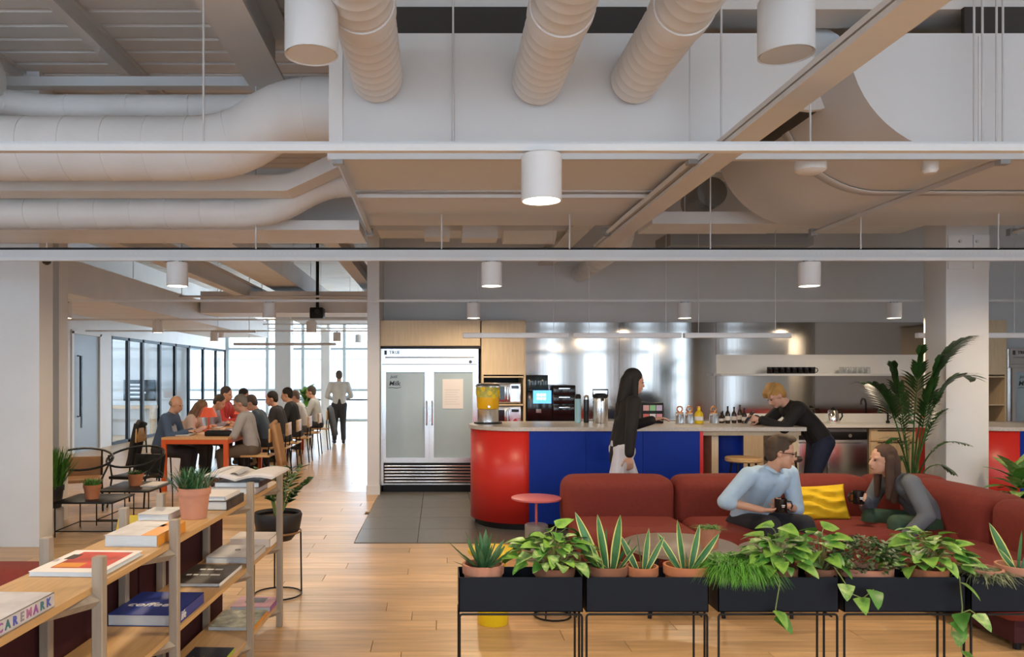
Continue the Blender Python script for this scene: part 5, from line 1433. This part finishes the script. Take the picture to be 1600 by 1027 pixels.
    if collar:
        cb = MB(); 
        for s in (-1, 1):
            a_ = N + up2 * .02 * S + sd * s * .055 * S; b2 = N + up2 * -.02 * S + V((math.cos(R(twist)), math.sin(R(twist)), 0)) * .085 * S + sd * s * .03 * S
            capsule(cb, N + up2 * .02 * S - V((.04, 0, 0)) + sd * s * .045 * S, .018 * S, a_, .018 * S, 8); capsule(cb, a_, .018 * S, b2, .014 * S, 8)
        blob('collar', cb, pm_('top cloth', top), t, .008, 2)
    return t
# --- on the sofa
ta = R(-72)
person('man in light blue shirt and glasses seated on the sofa with a mug', (2.47, 6.12, 0), -72, .42, 25,
       [(.36, .035, .60, (.4, -.8, 0), (0, -.5, .6)), (.36, -.19, .585, (.4, .6, 0), (0, .5, .6))], [(.52, .24, 0), (.50, -.18, 0)],
       (.40, .56, .74), (.016, .018, .030), (.10, .065, .04), 'quiff', head_yaw=48, head_pitch=8, sleeve='rolled', scale=1.0, vox=.0075, curl=.75, glasses=True, detail=True, collar=True, elbow=[(-.3, .7, -.8), (-.2, -1, -.5)])
mug(2.47 + .435 * math.cos(ta) + .075 * math.sin(ta), 6.12 + .435 * math.sin(ta) - .075 * math.cos(ta), .575, 'black mug held by the man in the blue shirt', None, 1.05, R(-20), True)
person('woman in grey jumper with long brown hair leaning forward on the sofa', (3.86, 6.02, 0), 186, .43, 34,
       [(.42, .24, .36, (.6, 0, -.5), (0, 0, -1)), (.52, -.06, .62, (.6, .3, .2), (0, .8, 0))], [(.42, .20, 0), (.46, -.16, 0)],
       (.13, .15, .18), (.035, .075, .045), (.09, .045, .028), 'long', head_yaw=-4, head_pitch=2, scale=.95, female=True, vox=.0075, curl=.8, detail=True, elbow=[(-.2, .6, -.6), (-.2, -.6, -.8)], hem=-.02)
mug(3.86 - .605, 5.955, .59, 'black mug held by the woman in the grey jumper', None, 1.05, R(180), True)
# --- at the bar
person('blond man in black jumper leaning on the bar looking at a phone', (4.06, 8.16, 0), 178, .90, 36,
       [(.66, .10, 1.125, (1, -.2, .0), (0, -1, 0)), (.66, -.06, 1.125, (1, .2, 0), (0, 1, 0))], [(.06, .14, 0), (-.10, -.10, 0)],
       (.010, .009, .010), (.012, .018, .045), (.62, .34, .10), 'mop', head_yaw=6, head_pitch=38, scale=1.0, vox=.0085, curl=.8, detail=True, skin=(.62, .34, .25), elbow=[(.3, .8, -1), (.3, -.8, -1)], knee_pole=[(1, 0, 0), (1, 0, 0)])
t = thing('phone', 'dark phone held by the blond man at the bar', 'phone', (4.06 - .76, 8.16, 1.14), R(0))
MB().rbox((0, 0, 0), (.012, .075, .15), .004, 2, T=Matrix.Rotation(R(35), 4, 'Y')).build('body', 'blackgloss', t)
person('woman in black top and white trousers walking past the blue bar', (1.74, 7.28, 0), 4, .90, 6,
       [(.34, .10, 1.16, (1, 0, .2), (0, 0, -1)), (-.02, -.28, .86, (.2, 0, -1), (0, 1, 0))], [(.30, .08, 0), (-.26, -.08, .03)],
       (.008, .007, .008), (.60, .62, .72), (.010, .007, .006), 'long', head_yaw=5, head_pitch=10, scale=.96, female=True, vox=.009, curl=.5, detail=True, knee_pole=[(1, 0, .1), (1, 0, .1)], hem=-.10)
# --- the long table
LH = lambda z=.79, x=.42: [(x, .12, z), (x, -.12, z)]
ft = [(.38, .12, 0), (.38, -.12, 0)]
def sitter(label, x, y, face, top, legs, hair, style='short', lean=16, pitch=22, yaw=0, scale=1.0, female=False, skin=SKIN, glasses=False, sleeve='long'):
    person(label, (x, y, 0), face, .55, lean, LH(), ft, top, legs, hair, style, (.03, .025, .02), yaw, pitch, sleeve, scale, female, .015, .7, skin, glasses)
sitter('grey haired man in denim blue shirt at the head of the table', -3.98, 11.0, 0, (.055, .10, .19), (.02, .02, .03), (.30, .28, .26), 'bald', 14, 18, -8)
sitter('woman in cream jumper bending over the table', -3.98, 11.85, 0, (.62, .50, .45), (.05, .05, .06), (.32, .20, .12), 'long', 24, 30, 0, .95, True)
sitter('person in grey lilac top behind the orange lamp', -3.98, 12.9, 0, (.30, .28, .36), (.05, .05, .06), (.07, .05, .04), 'short', 20, 28)
sitter('person in red top at the middle of the table', -3.96, 13.9, -10, (.55, .05, .05), (.03, .03, .04), (.07, .05, .045), 'short', 6, 14, 0, 1.08)
sitter('dark haired person behind the one in red', -3.96, 14.9, 0, (.10, .12, .16), (.03, .03, .04), (.02, .018, .018), 'short', 10, 20, 0, 1.03)
sitter('man in pale grey jumper and brown trousers on the aisle side', -2.66, 11.0, 180, (.36, .36, .37), (.11, .085, .065), (.20, .185, .17), 'short', 10, 20, 10, 1.0, False, (.50, .27, .20))
sitter('man in navy jacket across from the orange lamp', -2.70, 12.2, 180, (.06, .09, .13), (.02, .02, .03), (.10, .08, .07), 'short', 18, 26)
sitter('woman with short dark hair in charcoal jacket on the aisle side', -2.62, 13.1, 176, (.022, .022, .026), (.03, .03, .04), (.015, .013, .012), 'short', 14, 14, 12, 1.02, True)
sitter('dark haired man in black jumper on the aisle side', -2.62, 14.2, 180, (.018, .02, .026), (.02, .02, .03), (.012, .011, .011), 'short', 10, 12, 0, 1.06)
sitter('person in white blouse far along the aisle side', -2.66, 15.4, 180, (.62, .64, .68), (.10, .10, .12), (.20, .16, .14), 'short', 14, 16, 0, .98, True)
sitter('man in pale grey shirt at the far end of the table', -2.60, 16.6, 180, (.48, .52, .55), (.02, .02, .03), (.08, .07, .06), 'short', 8, 12, 0, 1.05)
person('man in white shirt and dark trousers standing in the bright aisle', (X_(530, 18), 18, 0), 100, .92, 1,
       [(.24, .16, 1.05, (.5, -.6, .2), (1, 0, 0)), (.24, -.16, 1.05, (.5, .6, .2), (1, 0, 0))], [(.02, .11, 0), (-.02, -.10, 0)], (.55, .60, .64), (.03, .035, .045), (.12, .10, .09), 'short', head_pitch=8, vox=.015, knee_pole=[(1, 0, 0), (1, 0, 0)])
